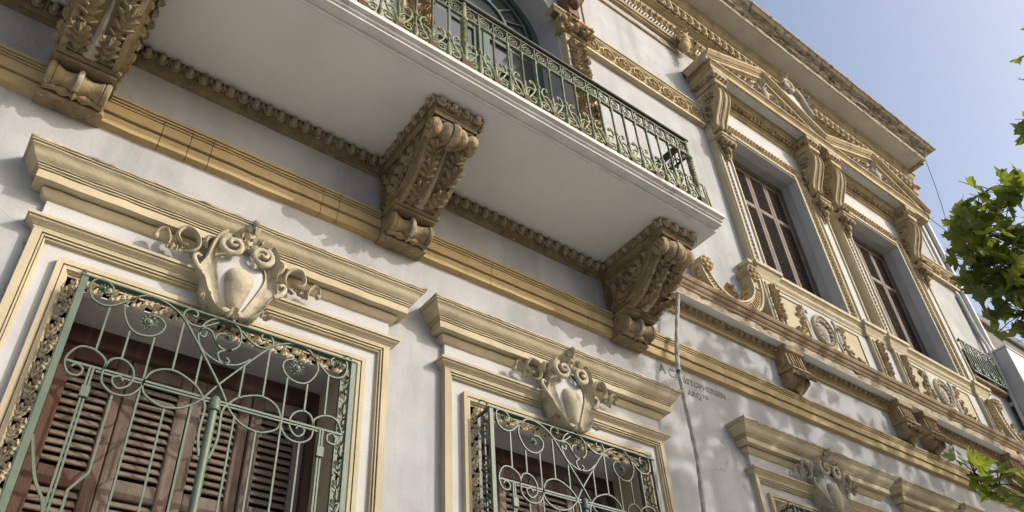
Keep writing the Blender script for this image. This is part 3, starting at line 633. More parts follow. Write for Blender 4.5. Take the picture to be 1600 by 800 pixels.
# carved relief strip generator (foliage scrolls in a vertical or horizontal band)
def foliage(w, h, seed, dens=1.0, depth=0.035, base=(0, 0, 0)):
    r = random.Random(seed); L = []; n = max(2, int(h / w * 1.6))
    stem = [(w * 0.22 * math.sin(i * PI * 0.5), -depth * 0.4, h * i / (n * 2)) for i in range(n * 2 + 1)]
    L.append(tube(cr(stem, 3), w * 0.05, 5))
    for i in range(int(n * 3.2 * dens)):
        z = h * (i + 0.5) / (n * 3.2 * dens); s = 1 if i % 2 else -1
        a = s * r.uniform(0.5, 1.3); ln = min(w * r.uniform(0.4, 0.6), h * 0.5)
        L.append(xf(leaf(ln, ln * 0.42, 3, depth * 1.1, depth * r.uniform(0.6, 1.4), 6), T(s * w * 0.05, -0.003, min(z, h - ln * 0.6)) @ Rot(a, 'Y')))
        if i % 2 == 0: L.append(ell((s * w * r.uniform(0.15, 0.33), -depth * 0.5, z), (w * 0.1, depth * 0.8, w * 0.1), 6, 4))
    return xf(join(*L), T(*base))

# carved pilasters beside the door, impost band and head mask
for sx in (-1, 1):
    xc = DC + sx * 1.13
    p = mk('door_pilaster', join(bbox(xc - 0.17, xc + 0.17, -0.085, 0.02, 6.47, 10.12, 0.006), frame4(xc - 0.17, xc + 0.17, 6.9, 10.1, [(0, 0.0), (0.006, 0.014), (0.028, 0.014), (0.034, 0.0)], -0.085)), M_CREAM, H)
    mk('carved_foliage', foliage(0.27, 3.0, 11 + sx, 1.4, 0.045, (xc, -0.085, 7.0)), M_CARV3, p, 70)
    mk('impost', join(bbox(xc - 0.23, xc + 0.21, -0.12, 0.02, 10.13, 10.42, 0.01), hood(xc - 0.2, xc + 0.18, [(0.12, 10.42), (0.135, 10.44), (0.16, 10.46), (0.16, 10.49), (0, 10.5)], yb=0.02)), M_CARV2, p)
    mk('impost_carving', join(xf(foliage(0.26, 0.44, 5, 1.6, 0.05), T(xc - 0.22, -0.12, 10.275) @ Rot(PI / 2, 'Y')), *[ell((xc + dx, -0.15, 10.25 + dz), (0.05, 0.05, 0.05), 6, 5) for dx, dz in ((-0.2, 0.05), (-0.12, -0.05), (0, 0.06), (0.1, -0.04), (0.17, 0.05))]), M_CARV3, p, 70)
    mx = xc - sx * 0.02
    head = join(ell((mx, -0.22, 10.86), (0.115, 0.13, 0.165), 14, 12), ell((mx - 0.01, -0.345, 10.85), (0.024, 0.035, 0.045), 8, 6), ell((mx, -0.30, 10.755), (0.05, 0.04, 0.035), 8, 6), ell((mx, -0.325, 10.79), (0.042, 0.02, 0.014), 8, 5),
                ell((mx - 0.045, -0.315, 10.895), (0.03, 0.02, 0.016), 8, 5), ell((mx + 0.045, -0.315, 10.895), (0.03, 0.02, 0.016), 8, 5), ell((mx, -0.20, 10.70), (0.075, 0.09, 0.08), 10, 7),
                *[ell((mx + 0.12 * math.cos(a), -0.24 - 0.04 * math.sin(a), 10.90 + 0.14 * math.sin(a)), (0.04, 0.045, 0.05), 7, 5) for a in np.linspace(-0.6, PI + 0.6, 12)], box(mx - 0.09, mx + 0.09, -0.18, 0.02, 10.5, 11.1))
    mk('carved_head', head, M_FACE, p, 70)
# running carved band (impost level)
def carved_band(xa, xb, z0, z1, y=-0.05):
    b = mk('carved_band', hood(xa, xb, [(0, z0 - 0.02), (0.075, z0 - 0.015), (0.075, z0 + 0.03), (0.06, z0 + 0.035), (0.05, z0 + 0.04), (0.05, z1 - 0.05), (0.065, z1 - 0.045), (0.08, z1 - 0.03), (0.08, z1 - 0.012), (0.10, z1 - 0.005), (0.10, z1 + 0.02), (0, z1 + 0.03)], left=False, right=False), M_CREAM, H)
    h = (z1 - z0) - 0.1; zc = (z0 + z1) / 2 - 0.005; n = max(2, round((xb - xa) / 0.265)); pt = (xb - xa) / n
    ring = join(tube([(0.42 * h * math.cos(a), -0.012, 0.48 * h * math.sin(a)) for a in np.linspace(0, 2 * PI, 15)], 0.017, 5, cap=False), ell((0, -0.01, 0), (0.03, 0.03, 0.03), 7, 5),
        *[xf(leaf(0.085, 0.034, 2, 0.02, 0.02, 6), Rot(a, 'Y') @ T(0, 0, 0.015)) for a in np.linspace(0, 2 * PI, 7)[:-1]], *[xf(leaf(0.10, 0.03, 2, 0.02, 0.015, 6), T(pt / 2, 0, s * 0.02) @ Rot(0 if s > 0 else PI, 'Y')) for s in (-1, 1)])
    me = mesh('rosette_ring', ring, M_CARV2, 70)
    for i in range(n): mko('rosette_ring', me, None, b, loc=(xa + (i + 0.5) * pt, -0.05, zc))
carved_band(DC + 1.13 + 0.22, 6.98, 10.14, 10.50)
carved_band(12.50, 13.95, 10.14, 10.50)
# thin strings and the upper entablature, left of the pediments and running behind them
mk('string_moulding', join(hood(4.9, 6.92, [(0, 11.80), (0.03, 11.805), (0.035, 11.83), (0.03, 11.855), (0, 11.86)], right=False), bbox(4.86, 4.885, -0.02, 0.01, 10.53, 13.0, 0.006)), M_PED, H)
ent = mk('entablature', hood(-5, 13.75, [(0, 12.02), (0.05, 12.03), (0.05, 12.06), (0.075, 12.065), (0.085, 12.10), (0.075, 12.13), (0.05, 12.14), (0.05, 12.22), (0.075, 12.225), (0.09, 12.36), (0.115, 12.375), (0.115, 12.395), (0.10, 12.40), (0.10, 12.49), (0.17, 12.50), (0.17, 12.52), (0.21, 12.53), (0.225, 12.69), (0.285, 12.70), (0.285, 12.725), (0.215, 12.73), (0.215, 12.93), (0.235, 12.935), (0.235, 12.96), (0.25, 12.97), (0.275, 13.03), (0.31, 13.06), (0.31, 13.1), (0.0, 13.1)], left=False), M_PED, H)
mk('white_frieze', join(bbox(-5, 13.7, -0.104, -0.095, 12.402, 12.488, 0.001), bbox(-5, 13.74, -0.219, -0.21, 12.732, 12.928, 0.001)), M_RSOF, ent)
rope = [tube([(x, -0.06, 12.15), (x + 0.05, -0.075, 12.23)], 0.019, 4) for x in np.arange(5.2, 13.6, 0.062)]
o = mk('rope_moulding', join(*rope), M_WHITE, ent); o['kind'] = 'stuff'
lr = [xf(leaf(0.14, 0.052, 3, 0.03, 0.035, 6), T(x, -0.08, 12.228)) for x in np.arange(5.2, 13.7, 0.115)] + [ell((x + 0.0575, -0.10, 12.345), (0.022, 0.02, 0.03), 6, 4) for x in np.arange(5.2, 13.6, 0.115)]
o = mk('leaf_moulding', join(*lr), M_CARV2, ent, 70); o['kind'] = 'stuff'
eggs(ent, (5.6, -0.225, 12.612), (13.8, -0.225, 12.612), 50, 0.16, M_PALEC, depth=0.22)
# roof cornice
mk('cornice_soffit', box(-5, 13.84, -0.635, -0.29, 13.092, 13.12), M_RSOF, H)
RC = [(0.625, 13.088), (0.64, 13.088), (0.645, 13.19), (0.66, 13.20), (0.70, 13.215), (0.72, 13.25), (0.735, 13.255), (0.735, 13.285), (0.76, 13.29), (0.80, 13.31), (0.84, 13.35), (0.865, 13.36), (0.87, 13.40), (0.3, 13.42)]
def roofc():
    n = 150; cols = []
    for k in range(n + 2):
        c = []
        for i, (oo, z) in enumerate(RC):
            dx = (oo - 0.635)
            if k == n + 1: c.append((13.85 + dx, 0.3, z)); continue
            x = -5 + (13.85 + dx + 5) * k / n; j = 0.0
            dy = dz = 0
            if 0 < k < n and i in (3, 4, 5, 6, 7, 8): dy = rng.uniform(0, 0.03) * (1 if rng.random() < 0.6 else 2); dz = rng.uniform(-0.01, 0.012)
            if 0 < k < n and i in (11, 12): dy = rng.uniform(0, 0.008); dz = rng.uniform(-0.006, 0.004)
            if 0 < k < n and i in (0, 1) and rng.random() < 0.25: dz = rng.uniform(0, 0.03)
            c.append((x, -oo + dy, z + dz))
        cols.append(c)
    v, f = grid(cols); return v, f
rcn = mk('roof_cornice', join(roofc(), box(-5, 13.845, -0.6, 0.3, 13.12, 13.405), box(13.79, 13.845, -0.6, 0.3, 13.02, 13.13)), M_ROOF, H)

# ------------------------------------------------------------------ upper windows
PX = [7.165, 9.40, 9.985, 12.27]
def upper_window(c):
    # splayed carved architrave round the opening
    a = mk('upper_surround', frame3(c - UH - 0.26, c + UH + 0.26, 10.52, 7.5, [(0, 0.0), (0, 0.095), (0.03, 0.10), (0.05, 0.10), (0.055, 0.085), (0.21, 0.07), (0.215, 0.10), (0.235, 0.105), (0.26, 0.10), (0.262, -0.02)]), M_CREAM, H)
    L = []
    lf = leaf(0.12, 0.05, 2, 0.028, 0.03, 6)
    for x in np.arange(c - UH - 0.1, c + UH + 0.14, 0.07): L.append(xf(lf, T(x, -0.075, 10.33)))
    for z in np.arange(7.55, 10.3, 0.066):
        for s in (-1, 1): L.append(xf(lf, T(c + s * (UH + 0.075), -0.072, z) @ Rot(s * 0.9, 'Y')))
    o = mk('carved_architrave', join(*L), M_PALEC, a, 70); o['kind'] = 'stuff'
    mk('white_fillet', frame3(c - UH - 0.004, c + UH + 0.004, 10.204, 7.5, [(0, 0.104), (0.008, 0.104), (0.012, 0.09), (0.012, -0.05)]), M_WHITE, a)
    ys = 0.20; x0 = c - UH; W = 2 * UH
    w = mk('window', join(box(x0, x0 + 0.05, ys - 0.02, ys + 0.06, 7.5, 10.2), box(x0 + W - 0.05, x0 + W, ys - 0.02, ys + 0.06, 7.5, 10.2), box(x0 + 0.05, x0 + W - 0.05, ys - 0.02, ys + 0.06, 10.12, 10.2), box(x0, x0 + W, 0.30, 0.32, 7.5, 10.2)), M_UWOOD, H)
    lw = (W - 0.1) / 4; sw = 0.058
    SL = mesh('slat', xf(bbox(-(lw - 2 * sw) / 2, (lw - 2 * sw) / 2, -0.005, 0.005, -0.026, 0.026, 0.003), Rot(math.radians(-40), 'X')), M_USLAT)
    for i in range(4):
        xa = x0 + 0.05 + i * lw; xb = xa + lw; P = [bbox(xa + 0.003, xa + sw, ys, ys + 0.04, 7.5, 10.118, 0.005), bbox(xb - sw, xb - 0.003, ys, ys + 0.04, 7.5, 10.118, 0.005)]
        for z0, z1 in ((10.05, 10.118), (9.32, 9.40), (7.5, 7.6)): P.append(bbox(xa + sw, xb - sw, ys + 0.003, ys + 0.036, z0, z1, 0.004))
        mk('shutter_leaf', join(*P), M_UWOOD, w)
        for za, zb in ((7.6, 9.32), (9.40, 10.05)):
            n = int((zb - za) / 0.052)
            for k in range(n): 
                ob = mko('slat', SL, None, w, loc=((xa + xb) / 2, ys + 0.02, za + (k + 0.45) * (zb - za) / n)); ob.rotation_euler = (rng.uniform(-0.05, 0.05), 0, 0)
for c in UC: upper_window(c)

# pilasters with consoles and capitals
def pilaster(x):
    p = mk('upper_pilaster', join(bbox(x - 0.12, x + 0.12, -0.10, 0.02, 7.5, 10.85, 0.006)), M_WHITE, H)
    mk('pilaster_edge', join(*[bbox(x + s * 0.105 - 0.018, x + s * 0.105 + 0.018, -0.122, -0.09, 7.55, 9.95, 0.006) for s in (-1, 1)], *[bbox(x - 0.14 + 0.25 * k, x - 0.11 + 0.25 * k, -0.105, 0.0, 7.5, 10.7, 0.006) for k in (0, 1)]), M_CREAM, p)
    return p
def scroll_console(x):
    hw = 0.118
    front = cr([(-0.30, 10.80), (-0.36, 10.77), (-0.385, 10.68), (-0.375, 10.57), (-0.33, 10.44), (-0.27, 10.32), (-0.215, 10.21), (-0.185, 10.10), (-0.20, 10.02), (-0.18, 9.97)], 4)
    poly = [(0.02, 10.82)] + [(p[0], p[1]) for p in front] + [(0.02, 9.97)]
    L = [prism(poly, -hw, hw, 'x')]
    for s in (-1, 1):
        L.append(tube([(s * (hw - 0.012), p[0] - 0.004, p[1]) for p in front], 0.018, 5))
        L.append(tube([(s * (hw + 0.003), p[0] + 0.035, p[1] - 0.01) for p in front[1:-4]], 0.012, 4))
    # capital blocks below
    L += [hood(-hw - 0.01, hw + 0.01, [(0.15, 9.80), (0.16, 9.83), (0.20, 9.85), (0.20, 9.88), (0.10, 9.89)], yb=0.0)] if False else []
    L += [bbox(-hw - 0.03, hw + 0.03, -0.255, 0, 9.83, 9.875, 0.01), bbox(-hw - 0.015, hw + 0.015, -0.235, 0, 9.80, 9.83, 0.006)]
    L += [bbox(-hw - 0.02, hw + 0.02, -0.40, 0, 10.815, 10.90, 0.01), bbox(-hw - 0.05, hw + 0.05, -0.43, 0, 10.985, 11.078, 0.012), bbox(-hw - 0.02, hw + 0.02, -0.40, 0, 10.90, 10.985, 0.004)]
    o = mk('scroll_console', join(*L), M_PED, H, 40, loc=(x, 0, 0))
    B = [ell((0, p[0] - 0.008, p[1]), (0.017, 0.017, 0.017), 6, 4) for p in front[3:-3]]
    for s in (-1, 1): B.append(tube([(s * 0.034, p[0] - 0.002, p[1]) for p in front[2:-3]], 0.008, 4))
    mk('bead_row', join(*B), M_GREYC, o, 60)
    for s in (-1, 1):
        R_ = [ell((s * hw, -0.22 + 0.065 * math.cos(a) * q, 10.64 + 0.1 * math.sin(a) * q), (0.03, 0.028, 0.032), 6, 5) for q, n in ((1, 7), (0.35, 3)) for a in np.linspace(0, 2 * PI, n + 1)[:-1]]
        R_ += [xf(leaf(0.16, 0.06, 3, 0.03, 0.03, 6), basis((0, s, 0), (-s, 0, 0), (0, 0, 1), (s * hw, -0.12 - 0.02 * k, 10.08 + 0.13 * k))) for k in range(3)]
        mk('side_rosette', join(*R_), M_CARV3, o, 70)
    C = [xf(leaf(0.12, 0.05, 3, 0.035, 0.05, 6), T(dx, -0.185, 9.875)) for dx in (-0.09, 0, 0.09)] + [ell((dx, -0.22, 9.73), (0.05, 0.055, 0.06), 7, 5) for dx in (-0.085, 0.0, 0.085)]
    C += [xf(leaf(0.17, 0.06, 3, 0.04, 0.03, 6), T(dx, -0.15, 9.80) @ Rot(PI, 'Y')) for dx in (-0.06, 0.06)] + [ell((0, -0.17, 9.62), (0.055, 0.055, 0.06), 7, 5), ell((0, -0.14, 9.53), (0.03, 0.035, 0.045), 7, 5)]
    C += [tube([(p[0], -0.135, p[1]) for p in cr([(-0.11, 9.72), (-0.10, 9.58), (0, 9.47), (0.10, 9.58), (0.11, 9.72)], 4)], 0.016, 5)]
    mk('console_capital', join(*C), M_CARV3, o, 70)
    eggs(o, (-hw - 0.03, -0.415, 10.945), (hw + 0.03, -0.415, 10.945), 4, 0.075, M_CARV3); eggs(o, (-hw - 0.03, -0.03, 10.945), (-hw - 0.03, -0.42, 10.945), 4, 0.075, M_CARV3, out=(-1, 0, 0))
    return o
for x in PX: pilaster(x)
sc0 = scroll_console(PX[0])
for x in PX[1:]: dup(sc0, x - PX[0])
# white frieze above windows, bed mould
mk('window_frieze', bbox(7.05, 12.4, -0.09, 0.02, 10.53, 10.86, 0.004), M_WHITE, H)
PEX0, PEX1, PYF = 6.90, 13.02, 0.52
be = mk('bed_moulding', hood(7.2, 12.55, [(0.09, 10.85), (0.12, 10.87), (0.12, 10.90), (0.15, 10.91), (0.17, 10.99), (0.21, 11.0), (0.21, 11.03), (0.25, 11.06), (0.25, 11.08), (0, 11.08)]), M_PED, H)
o = mk('bead_and_egg_strip', join(eggs_stuff((7.1, -0.17, 10.955), (12.6, -0.17, 10.955), 62, 0.075)), M_CARV3, be, 60); o['kind'] = 'stuff'
# pediment cornice (horizontal) with panelled soffit
pc = mk('pediment_cornice', hood(PEX0 + PYF, PEX1 - PYF, [(0.2, 11.082), (0.43, 11.082), (0.43, 11.175), (0.44, 11.18), (0.44, 11.20), (0.452, 11.205), (0.452, 11.22), (0.47, 11.225), (0.475, 11.245), (0.0, 11.25)]), M_PED, H)
for x0, x1 in ((7.36, 9.22), (10.17, 12.1)): mk('soffit_panel', box(x0, x1, -0.40, -0.28, 11.076, 11.085), M_WHITE, pc)
# raking cornices
def raking(xa, xm, xb, za, zm, name):
    L = []
    prof = [(0.06, -0.165), (0.40, -0.165), (0.41, -0.155), (0.445, -0.145), (0.445, -0.095), (0.46, -0.09), (0.46, -0.075), (0.48, -0.068), (0.505, -0.042), (0.52, -0.03), (0.525, 0.0), (0.0, 0.012)]
    th = math.atan2(zm - za, xm - xa)
    cols = []
    for x, z in ((xa, za), (xm, zm), (xb, za)):
        cols.append([(x, -oo, z + dz / math.cos(th)) for oo, dz in prof])
    v, f = grid(cols); n = len(prof); f.append(tuple(range(n))[::-1]); f.append(tuple(range(2 * n, 3 * n)))
    return v, f
ZT, ZA = 11.36, 12.0
xm1, xv, xm2 = 8.38, 9.80, 11.50
for xa, xm, xb in ((PEX0, xm1, xv), (xv, xm2, PEX1)):
    pd = mk('pediment', raking(xa, xm, xb, ZT, ZA, 'p'), M_PED, H)
    mk('tympanum', prism([(xa + 0.3, 11.24), (xb - 0.3, 11.24), (xm, ZA - 0.14)], -0.385, 0.0, 'y'), M_PED, pd)
    L = []; r = random.Random(int(xa * 10))
    for s in (-1, 1):
        P = cr([(xm + s * q, 11.30 + e) for q, e in ((0.06, 0.22), (0.2, 0.30), (0.3, 0.16), (0.42, 0.06), (0.56, 0.16), (0.62, 0.08), (0.75, 0.02), (0.9, 0.06))], 4)
        L.append(tube([(p[0], -0.40, p[1]) for p in P], [0.035 * (1 - 0.55 * i / len(P)) for i in range(len(P))], 6))
        for q, e, a in ((0.15, 0.1, 0.5), (0.3, 0.1, 1.0), (0.45, 0.05, 0.9), (0.6, 0.02, 1.1), (0.75, 0.0, 1.3), (0.25, 0.22, 1.6)):
            L.append(xf(leaf(0.2, 0.07, 3, 0.05, 0.06, 6), T(xm + s * q, -0.385, 11.27 + e) @ Rot(s * a, 'Y')))
    L += [ell((xm, -0.40, 11.47), (0.1, 0.07, 0.14), 10, 7), xf(leaf(0.28, 0.09, 3, 0.05, 0.08, 6), T(xm, -0.40, 11.5))]
    mk('tympanum_carving', join(*L), M_GREYC, pd, 70)
# scroll crest between the pediments and ornament at the left shoulder
def crest(x, z, y=-0.2, s=1.0, name='crest_scroll'):
    L = []
    P = spiral(0, 0, 0.035, 0.17, 0.3, 1.6, 24); L.append(tube([(p[0], -0.08, p[1]) for p in P], [0.03 + 0.03 * i / 24 for i in range(25)], 6))
    L.append(tube([(p[0], -0.08, p[1]) for p in cr([(0.16, 0.02), (0.28, -0.06), (0.36, -0.2), (0.42, -0.34), (0.52, -0.46)], 4)], [0.06 - 0.0015 * i for i in range(17)], 6))
    for q, e, a in ((-0.05, 0.15, 0.1), (0.2, 0.02, 0.9), (0.32, -0.12, 1.0), (0.4, -0.26, 1.2), (-0.15, -0.05, -1.2)): L.append(xf(leaf(0.2, 0.07, 3, 0.06, 0.06, 6), T(q, -0.08, e) @ Rot(a, 'Y')))
    return mk(name, xf(join(*L), T(x, y, z) @ Sc(s, 1, s)), M_GREYC, H, 70)
crest(9.40, 12.42, -0.33, 0.95); 
mk('crest_base', prism([(8.95, 11.6), (9.85, 11.45), (9.95, 11.9), (9.70, 12.15), (9.5, 12.38), (9.25, 12.38), (9.1, 12.0)], -0.37, 0.0, 'y'), M_WHITE, H)
mk('shoulder_ornament', join(*[ell((6.98 + dx, -0.14, 11.98 + dz), (0.10, 0.09, 0.11), 9, 7) for dx, dz in ((0, 0.15), (0.02, 0.0), (-0.04, -0.12))], *[xf(leaf(0.26, 0.09, 3, 0.05, 0.07), T(6.98 + dx, -0.16, 11.8 + dz) @ Rot(a, 'Y')) for dx, dz, a in ((0, 0.2, 0), (-0.08, 0.1, -0.6), (0.08, 0.1, 0.6), (0.0, 0.05, PI))]), M_CARV2, H, 70)

# ------------------------------------------------------------------ apron, sill and shelf below the upper windows
AX0, AX1 = 7.03, 12.42
ap = mk('apron', bbox(AX0, AX1, -0.085, 0.02, 6.55, 7.42, 0.004), M_WHITE, H)
sill = mk('window_sill', hood(AX0 - 0.06, AX1 + 0.02, [(0.06, 7.33), (0.095, 7.34), (0.10, 7.37), (0.12, 7.40), (0.125, 7.44), (0.15, 7.47), (0.165, 7.48), (0.165, 7.53), (0.10, 7.55), (-0.1, 7.555)]), M_CREAM, H)
def pedestal(x):
    p = mk('pedestal', join(bbox(x - 0.14, x + 0.14, -0.135, 0.0, 6.55, 7.36, 0.006), frame4(x - 0.11, x + 0.11, 6.7, 7.30, [(0, -0.002), (0.006, 0.016), (0.03, 0.016), (0.036, -0.002)], -0.135), hood(x - 0.05, x + 0.05, [(0.12, 7.34), (0.14, 7.36), (0.15, 7.40), (0.18, 7.47), (0.205, 7.485), (0.205, 7.535), (0.1, 7.56), (0.0, 7.56)], yb=0.0)), M_CREAM, H)
    mk('carved_foliage', foliage(0.15, 0.54, int(x * 7), 1.3, 0.03, (x, -0.135, 6.74)), M_PALEC, p, 70)
for x in PX: pedestal(x)
for c in UC:
    xa, xb = c - 0.86, c + 0.86
    for s in (-1, 1):
        e0, e1 = (xa + 0.0, c - 0.34) if s < 0 else (c + 0.34, xb)
        ecurve = 0.10
        pts_in = [(e0, 6.72), (e1, 6.72), (e1 + (0.06), 6.98), (e1, 7.27), (e0, 7.27)] if s < 0 else [(e0, 6.72), (e1, 6.72), (e1, 7.27), (e0, 7.27), (e0 - 0.06, 6.98)]
        pn = mk('panel', join(prism(pts_in, -0.088, -0.080, 'y'), tube([(p[0], -0.09, p[1]) for p in pts_in + [pts_in[0]]], 0.016, 4)), M_CREAM, ap)
        xs_ = (e1 - 0.08) if s < 0 else (e0 + 0.06)
        L = []
        P = [(xs_, 7.2), (xs_ + s * -0.01, 7.08), (xs_ - s * -0.04, 6.95), (xs_ + s * 0.04, 6.85), (xs_ + s * 0.16, 6.78), (xs_ + s * 0.30, 6.75)]
        r = random.Random(int(c * 3) + s)
        for i, (px, pz) in enumerate(cr(P, 3)):
            L.append(xf(leaf(0.10, 0.042, 3, 0.025, 0.03, 6), T(px + r.uniform(-0.03, 0.03), -0.085, pz - 0.03) @ Rot(r.uniform(-1.4, 1.4), 'Y')))
            L.append(ell((px + r.uniform(-0.04, 0.04), -0.1, pz + r.uniform(-0.03, 0.03)), (0.024, 0.02, 0.024), 6, 4))
        mk('carved_spray', join(*L), M_PALEC, ap, 70)
    # oval medallion
    E_ = [(c + 0.20 * math.cos(a), 7.0 + 0.235 * math.sin(a)) for a in np.linspace(0, 2 * PI, 29)]
    md = mk('oval_medallion', join(tube([(p[0], -0.10, p[1]) for p in E_], 0.028, 6, cap=False)), M_CREAM, ap, 60)
    mk('medallion_field', join(ell((c, -0.075, 7.0), (0.10, 0.045, 0.13), 14, 8), *[ell((c + 0.145 * math.cos(a), -0.10, 7.0 + 0.18 * math.sin(a)), (0.03, 0.022, 0.032), 6, 4) for a in np.linspace(0, 2 * PI, 17)[:-1]]), M_GREYC, md, 60)
    for s in (-1, 1): mk('curved_rib', tube([(c + s * (0.30 + 0.05 * math.cos(t)), -0.092, 7.0 + 0.3 * math.sin(t)) for t in np.linspace(-PI / 2, PI / 2, 13)], 0.022, 5), M_WHITE, ap, 60)
# scrolled volute ornaments at each end
def end_volute(x, s):
    # fluted quarter scroll rising towards the pedestal; s=+1 rises to the right
    inner = cr([(0.10, 0.53), (0.16, 0.36), (0.26, 0.24), (0.46, 0.17), (0.66, 0.22), (0.84, 0.36), (0.92, 0.52), (0.90, 0.72)], 5)
    outer = cr([(0.0, 0.52), (0.03, 0.33), (0.16, 0.14), (0.40, 0.03), (0.68, 0.06), (0.94, 0.20), (1.08, 0.46), (1.12, 0.76)], 5)
    n = len(inner); cols = []
    for i in range(n):
        a, b = inner[i], outer[i]; cols.append([(x + s * a[0], 0.0, 6.55 + a[1]), (x + s * a[0], -0.16, 6.55 + a[1]), (x + s * (a[0] * .85 + b[0] * .15), -0.16, 6.55 + a[1] * .85 + b[1] * .15), (x + s * (a[0] * .8 + b[0] * .2), -0.135, 6.55 + a[1] * .8 + b[1] * .2), (x + s * (a[0] * .2 + b[0] * .8), -0.135, 6.55 + a[1] * .2 + b[1] * .8), (x + s * (a[0] * .15 + b[0] * .85), -0.16, 6.55 + a[1] * .15 + b[1] * .85), (x + s * b[0], -0.16, 6.55 + b[1]), (x + s * b[0], 0.0, 6.55 + b[1])])
    v = mk('end_volute', grid(cols, flip=(s > 0)), M_CREAM, H, 40)
    L = []
    for i in range(6, n - 4):
        a, b = inner[i], outer[i]; L.append(tube([(x + s * (a[0] * .72 + b[0] * .28), -0.142, 6.55 + a[1] * .72 + b[1] * .28), (x + s * (a[0] * .28 + b[0] * .72), -0.142, 6.55 + a[1] * .28 + b[1] * .72)], 0.011, 4))
    mk('flute', join(*L), M_CARV2, v)
    for cx, cz, rr in ((0.10, 0.50, 0.10), (0.99, 0.76, 0.11)):
        L = [lathe([(-0.175, rr * 0.3), (-0.175, rr), (0.0, rr)], 14, 'y', (x + s * cx, 0, 6.55 + cz))]
        L += [ell((x + s * (cx + 0.6 * rr * math.cos(a)), -0.175, 6.55 + cz + 0.6 * rr * math.sin(a)), (0.036, 0.03, 0.036), 6, 4) for a in np.linspace(0, 2 * PI, 7)[:-1]] + [ell((x + s * cx, -0.18, 6.55 + cz), (0.03, 0.03, 0.03), 6, 4)]
        mk('volute_eye', join(*L), M_CARV2, v, 50)
    F = [ell((x + s * (0.54 + dx), -0.10, 6.85 + dz), (0.06, 0.06, 0.05), 7, 5) for dx, dz in ((-0.03, 0.02), (0.04, 0.0), (0.0, 0.06))] + [xf(leaf(0.13, 0.05, 3, 0.04, 0.04, 6), T(x + s * q, -0.13, 6.70 + e) @ Rot(a, 'Y')) for q, e, a in ((0.36, 0.06, 0.4), (0.48, 0.05, -0.4), (0.64, 0.08, 0.5), (0.0, 0.0, -1.2), (-0.05, 0.08, -0.7), (-0.02, -0.06, -1.6), (0.78, 0.2, -0.3))]
    mk('carved_spray', xf(foliage(0.16, 0.3, 4, 1.5, 0.04), T(x + s * 1.0, -0.01, 6.68)), M_CARV3, v, 70)
    mk('flower_bud', join(*F[:3]), M_CARV3, v, 70)
    for q in F[3:]: mk('leaf_spray', q, M_CARV2, v, 70)
end_volute(5.84, 1)
end_volute(13.62, -1)
# projecting shelf with weathered corona
SX0, SX1 = 4.95, 14.0
shp = [(0.09, 6.365), (0.185, 6.368), (0.185, 6.452)]
def shelf():
    n = 110; cols = []
    P = [(0.0, 6.362), (0.10, 6.365), (0.188, 6.366), (0.19, 6.45), (0.20, 6.455)]
    for k in range(n + 1):
        x = SX0 + (SX1 - SX0) * k / n; c = []
        for i, (oo, z) in enumerate(P):
            dy = dz = 0
            if i in (2, 3): dy = rng.uniform(0, 0.006) + (rng.uniform(0.0, 0.025) if rng.random() < 0.12 else 0); dz = rng.uniform(0, 0.008) if i == 2 else 0
            c.append((x, -oo + dy, z + dz))
        cols.append(c)
    return grid(cols)
sh = mk('shelf', shelf(), M_STONE, H)
mk('shelf_moulding', hood(SX0, SX1, [(0.17, 6.452), (0.20, 6.456), (0.205, 6.475), (0.195, 6.48), (0.215, 6.50), (0.225, 6.525), (0.225, 6.535), (0.24, 6.545), (0.248, 6.57), (0.248, 6.60), (0.0, 6.62)], left=False, right=False), M_BROWN, sh)
mk('shelf_soffit', box(SX0, SX1, -0.183, 0.0, 6.360, 6.368), M_SOFF, sh)
mk('shelf_bed', hood(SX0, SX1, [(0, 6.235), (0.03, 6.24), (0.03, 6.275), (0.04, 6.28), (0.075, 6.352), (0.085, 6.359), (0, 6.36)], left=False, right=False), M_OCHRE, sh)
eggs(sh, (5.0, -0.062, 6.318), (13.4, -0.062, 6.318), 84, 0.066, M_CARV)
def corbel(x):
    hw = 0.15
    L = [prism([(0.02, 6.358), (-0.178, 6.358), (-0.178, 6.30), (-0.165, 6.285), (-0.145, 6.27), (-0.165, 6.10), (-0.185, 6.085), (-0.185, 6.06), (0.02, 6.06)], -hw, hw, 'x'), bbox(-hw - 0.02, hw + 0.02, -0.186, 0.0, 6.285, 6.359, 0.01), bbox(-hw - 0.015, hw + 0.015, -0.195, 0.0, 6.05, 6.085, 0.008)]
    for k in range(5): L.append(tube([(-0.1 + 0.05 * k, -0.153, 6.265), (-0.1 + 0.05 * k, -0.172, 6.11)], 0.013, 4))
    L += [prism([(0.02, 6.05), (-0.175, 6.05), (-0.17, 6.0), (-0.15, 5.95), (-0.11, 5.90), (-0.05, 5.87), (0.02, 5.86)], -hw + 0.01, hw - 0.01, 'x')]
    o = mk('corbel', join(*L), M_CORB, H, 35, loc=(x, 0, 0))
    D = [xf(leaf(0.18, 0.07, 3, 0.04, 0.03, 6), T(dx, -0.14, 6.06) @ Rot(PI, 'Y') @ Rot(0.5, 'X')) for dx in (-0.09, 0, 0.09)] + [ell((0, -0.09, 5.87), (0.05, 0.05, 0.05), 8, 6), ell((0.1, -0.14, 5.95), (0.04, 0.045, 0.05)), ell((-0.1, -0.14, 5.95), (0.04, 0.045, 0.05)), ell((0, -0.08, 5.815), (0.03, 0.03, 0.04))]
    for s in (-1, 1): D += [lathe([(-0.01, 0.03), (0.01, 0.05), (0.02, 0.03)], 8, 'x', (s * hw, -0.10, 5.99)), ell((s * hw, -0.08, 6.17), (0.02, 0.035, 0.07))]
    mk('corbel_drop', join(*D), M_CORB, o, 70)
    return o
cb = corbel(PX[0] - 0.02)
for x in PX[1:]: dup(cb, x - PX[0])

